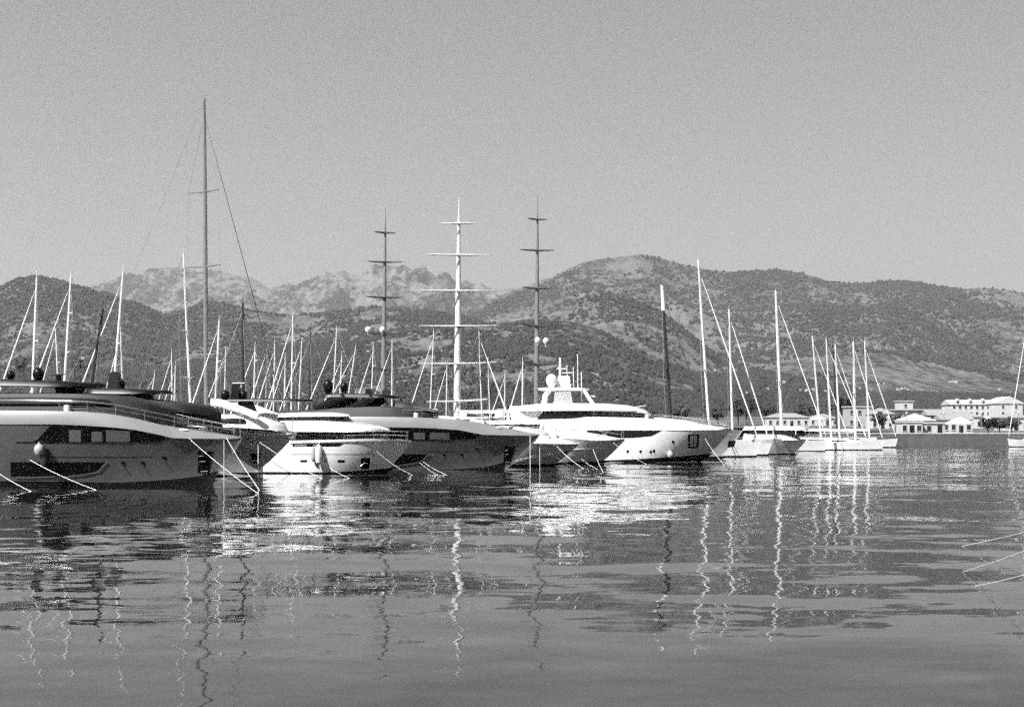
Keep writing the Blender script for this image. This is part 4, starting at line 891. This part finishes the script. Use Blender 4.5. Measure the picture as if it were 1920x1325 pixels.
def place_tree(px, Y, h, label, sd_, X=None, sx=1.0):
    X = (px-CX)/F*Y if X is None else X; k_ = h/7.6; z = float(ground_z(X, Y))
    t = thing('tree', label, 'tree', (X, Y, z+5.3*k_), random.Random(int(px*7+Y)).uniform(0, 6), 'trees along the shore'); t.scale = (k_*sx, k_*sx, k_)
    for nm, me in zip(('crown', 'trunk'), TREES[sd_ % 3]):
        o = bpy.data.objects.new(nm, me); COL.objects.link(o); o.parent = t
    return t
place_tree(1853, 312, 3.6, 'round dark tree on the quay left of the right-edge stays', 0, sx=1.5)
place_tree(1874, 316, 3.4, 'round dark bush tree between the quay trees in front of the hotel', 1, sx=1.5)
place_tree(1897, 312, 3.6, 'round dark tree on the quay at the right edge stays', 2, sx=1.4)
place_tree(1685, 345, 4.6, 'dark tree left of the hipped white house', 0)
place_tree(1648, 360, 5.0, 'dark tree behind the rightmost mast stays', 1)
place_tree(1762, 345, 4.2, 'dark tree right of the hipped white house', 2)
for i, (px, lb) in enumerate(((1384,'right of the slim white mast'),(1400,'beside the slim dark palm'),(1440,'just left of the thick white mast'),(1507,'left of the conical parasol'),(1528,'directly behind the conical parasol'),(1570,'behind the dark mast of the far right cluster'),(1586,'between the dark mast and the fat furled mast'),(1632,'behind the rightmost mast of the far right cluster'))):
    place_tree(px, 500+13*(i % 3), (9.5, 11, 8, 8, 7, 9, 10, 8)[i], 'dark shore tree '+lb, i)
for i, (px, lb) in enumerate(((14,'at the far left edge beside the tall palm'),(105,'behind the topmost black hardtop'),(262,'behind the tip of the lower black hardtop'),(322,'left of the bright upright mast'),(505,'right of the two black domes'),(598,'left of the pear-shaped dome'),(765,'between the foremast and the white mainmast'),(815,'just left of the white mainmast foot'),(888,'left of the feathery palm'),(945,'right of the feathery palm'),(1222,'left of the black mast tipped in white'),(1276,'right of the black mast tipped in white'),(1346,'between the tallest white mast and the slim one'))):
    place_tree(px, 480+RND.uniform(0, 60), RND.uniform(6, 9.5), 'dark shore tree '+lb, i, sx=1.2)
def palm(px, py, Y, label, h=None, spread=2.3, seed=0, n=46):
    r = random.Random(seed); top = W(px, py, Y); z0 = float(ground_z(top.x, Y)) if Y > 280 else 0.9
    t = thing('palm_tree', label, 'palm tree', (top.x, Y, z0), 0, 'palm trees'); H = top.z-z0
    MB().tube([(0,0,-1),(.12,0,H*.35),(.05,.05,H*.7),(0,0,H)], [.32,.24,.2,.22], 9).build('trunk', BARK, t)
    mb = MB()
    for i in range(n):
        a = r.uniform(0, 6.283); el = r.uniform(-.5, 1.35); ln = spread*r.uniform(.8, 1.15); pts = []
        for j in range(8):
            u = j/7; e = el-1.35*u*u; pts.append((pts[-1] if pts else Vector((0,0,H)))+(Vector((math.cos(a)*math.cos(e), math.sin(a)*math.cos(e), math.sin(e)))*ln/7 if j else Vector()))
        mb.tube(pts, [.035,.03,.025,.02,.018,.015,.01,.006], 3)
        for j in range(1, 8):
            d = (pts[j]-pts[j-1]).normalized(); sd2 = d.cross(Vector((0,0,1))).normalized()
            for q_ in (0, .5):
                c = pts[j-1].lerp(pts[j], q_); l2 = ln*.24*(1-.55*abs(j/7-.4))
                for sg in (-1, 1):
                    e = c+sd2*sg*l2+d*l2*.6-Vector((0,0,l2*.35)); mb.add([c-d*.05, c+d*.05, e], [(0,1,2)])
    mb.build('crown', PALML, t); return t
palm(916, 738, 482, 'feathery palm tree between the white mainmast and the white superyacht', spread=5.6, seed=3, n=70)
palm(36, 692, 480, 'tall dark palm at the left edge below the slanting stays', spread=6, seed=5)
palm(150, 690, 480, 'feathery palm behind the black hardtop at left', spread=5.5, seed=7)
palm(1404, 752, 470, 'slim dark palm between the slim mast and the thick white mast', spread=3.0, seed=8)

# ------------------------------------------------------------------ street furniture on the quay
def parasol(px, Y, label):
    X = (px-CX)/F*Y; t = thing('parasol', label, 'parasol', (X, Y, float(ground_z(X, Y))), 0, 'parasols on the waterfront')
    MB().tube([(0,0,0),(0,0,3.4)], .05, 6).build('pole', STEEL, t)
    MB().lathe([(2.9,2.3),(2.85,2.5),(1.4,3.05),(.1,3.6),(.05,3.75)], (0,0,0), 12).build('canopy', CANVAS, t)
    MB().lathe([(.4,0),(.4,.12),(.1,.2)], (0,0,0), 10).build('base', CONC, t)
parasol(1534, 466, 'white conical parasol below the far right mast cluster')
parasol(1800, 296, 'small white parasol on the quay before the hotel')
def lamp(px, Y, h, label):
    X = (px-CX)/F*Y; t = thing('street_lamp', label, 'street lamp', (X, Y, float(ground_z(X, Y))), 0, 'street lamps on the quay')
    MB().tube([(0,0,0),(0,0,h)], [.09,.05], 6).build('pole', STEEL, t); MB().lathe([(.1,h-.1),(.28,h),(.3,h+.12),(.05,h+.3)], (0,0,0), 10).build('lamp_head', STUCCO, t)
for i, px in enumerate((1700, 1770, 1840, 1910)): lamp(px, 284, 4.2, ('street lamp on the quay before the hipped white house', 'street lamp on the quay before the pale house', 'street lamp on the quay by the left round tree', 'street lamp on the quay at the right edge')[i])
def dinghy(px, Y, label, k_=1.0):
    d_ = Boat('motor_boat', label, 'motor boat', (px, HY-(1.0-CH)*F/Y), Y, 8, 5.5*k_, 1.0*k_, .7, sheer=[(-5.5*k_, .75), (0, 1.0)], group='small boats by the quay'); d_.hull(WHITE, 20); d_.deck(TEAK, .2)
    MB().box(-3.6*k_, -2.3*k_, -.45, .45, .5, 1.5).build('console', WHITE2, d_.root, False); MB().box(-5.9*k_, -5.45*k_, -.25, .25, .2, 1.25).build('outboard_motor', DARK, d_.root)
dinghy(1550, 250, 'small white motor boat behind the plumb-bowed sailing yachts'); dinghy(1668, 256, 'small white motor boat beside the bare quay wall')

# ------------------------------------------------------------------ haze
hz = MB().box(-9500, 9500, -60, 15500, -3, 1560)
hm = bpy.data.materials.new('haze'); hm.use_nodes = True; t = hm.node_tree; t.nodes.clear()
pv = t.nodes.new('ShaderNodeVolumePrincipled'); pv.inputs['Color'].default_value = (.9,.9,.9,1); pv.inputs['Density'].default_value = 7.2e-5; pv.inputs['Anisotropy'].default_value = 0.2
ot = t.nodes.new('ShaderNodeOutputMaterial'); t.links.new(pv.outputs[0], ot.inputs['Volume'])
h = hz.build('haze', hm, None, False); h['kind'] = 'stuff'
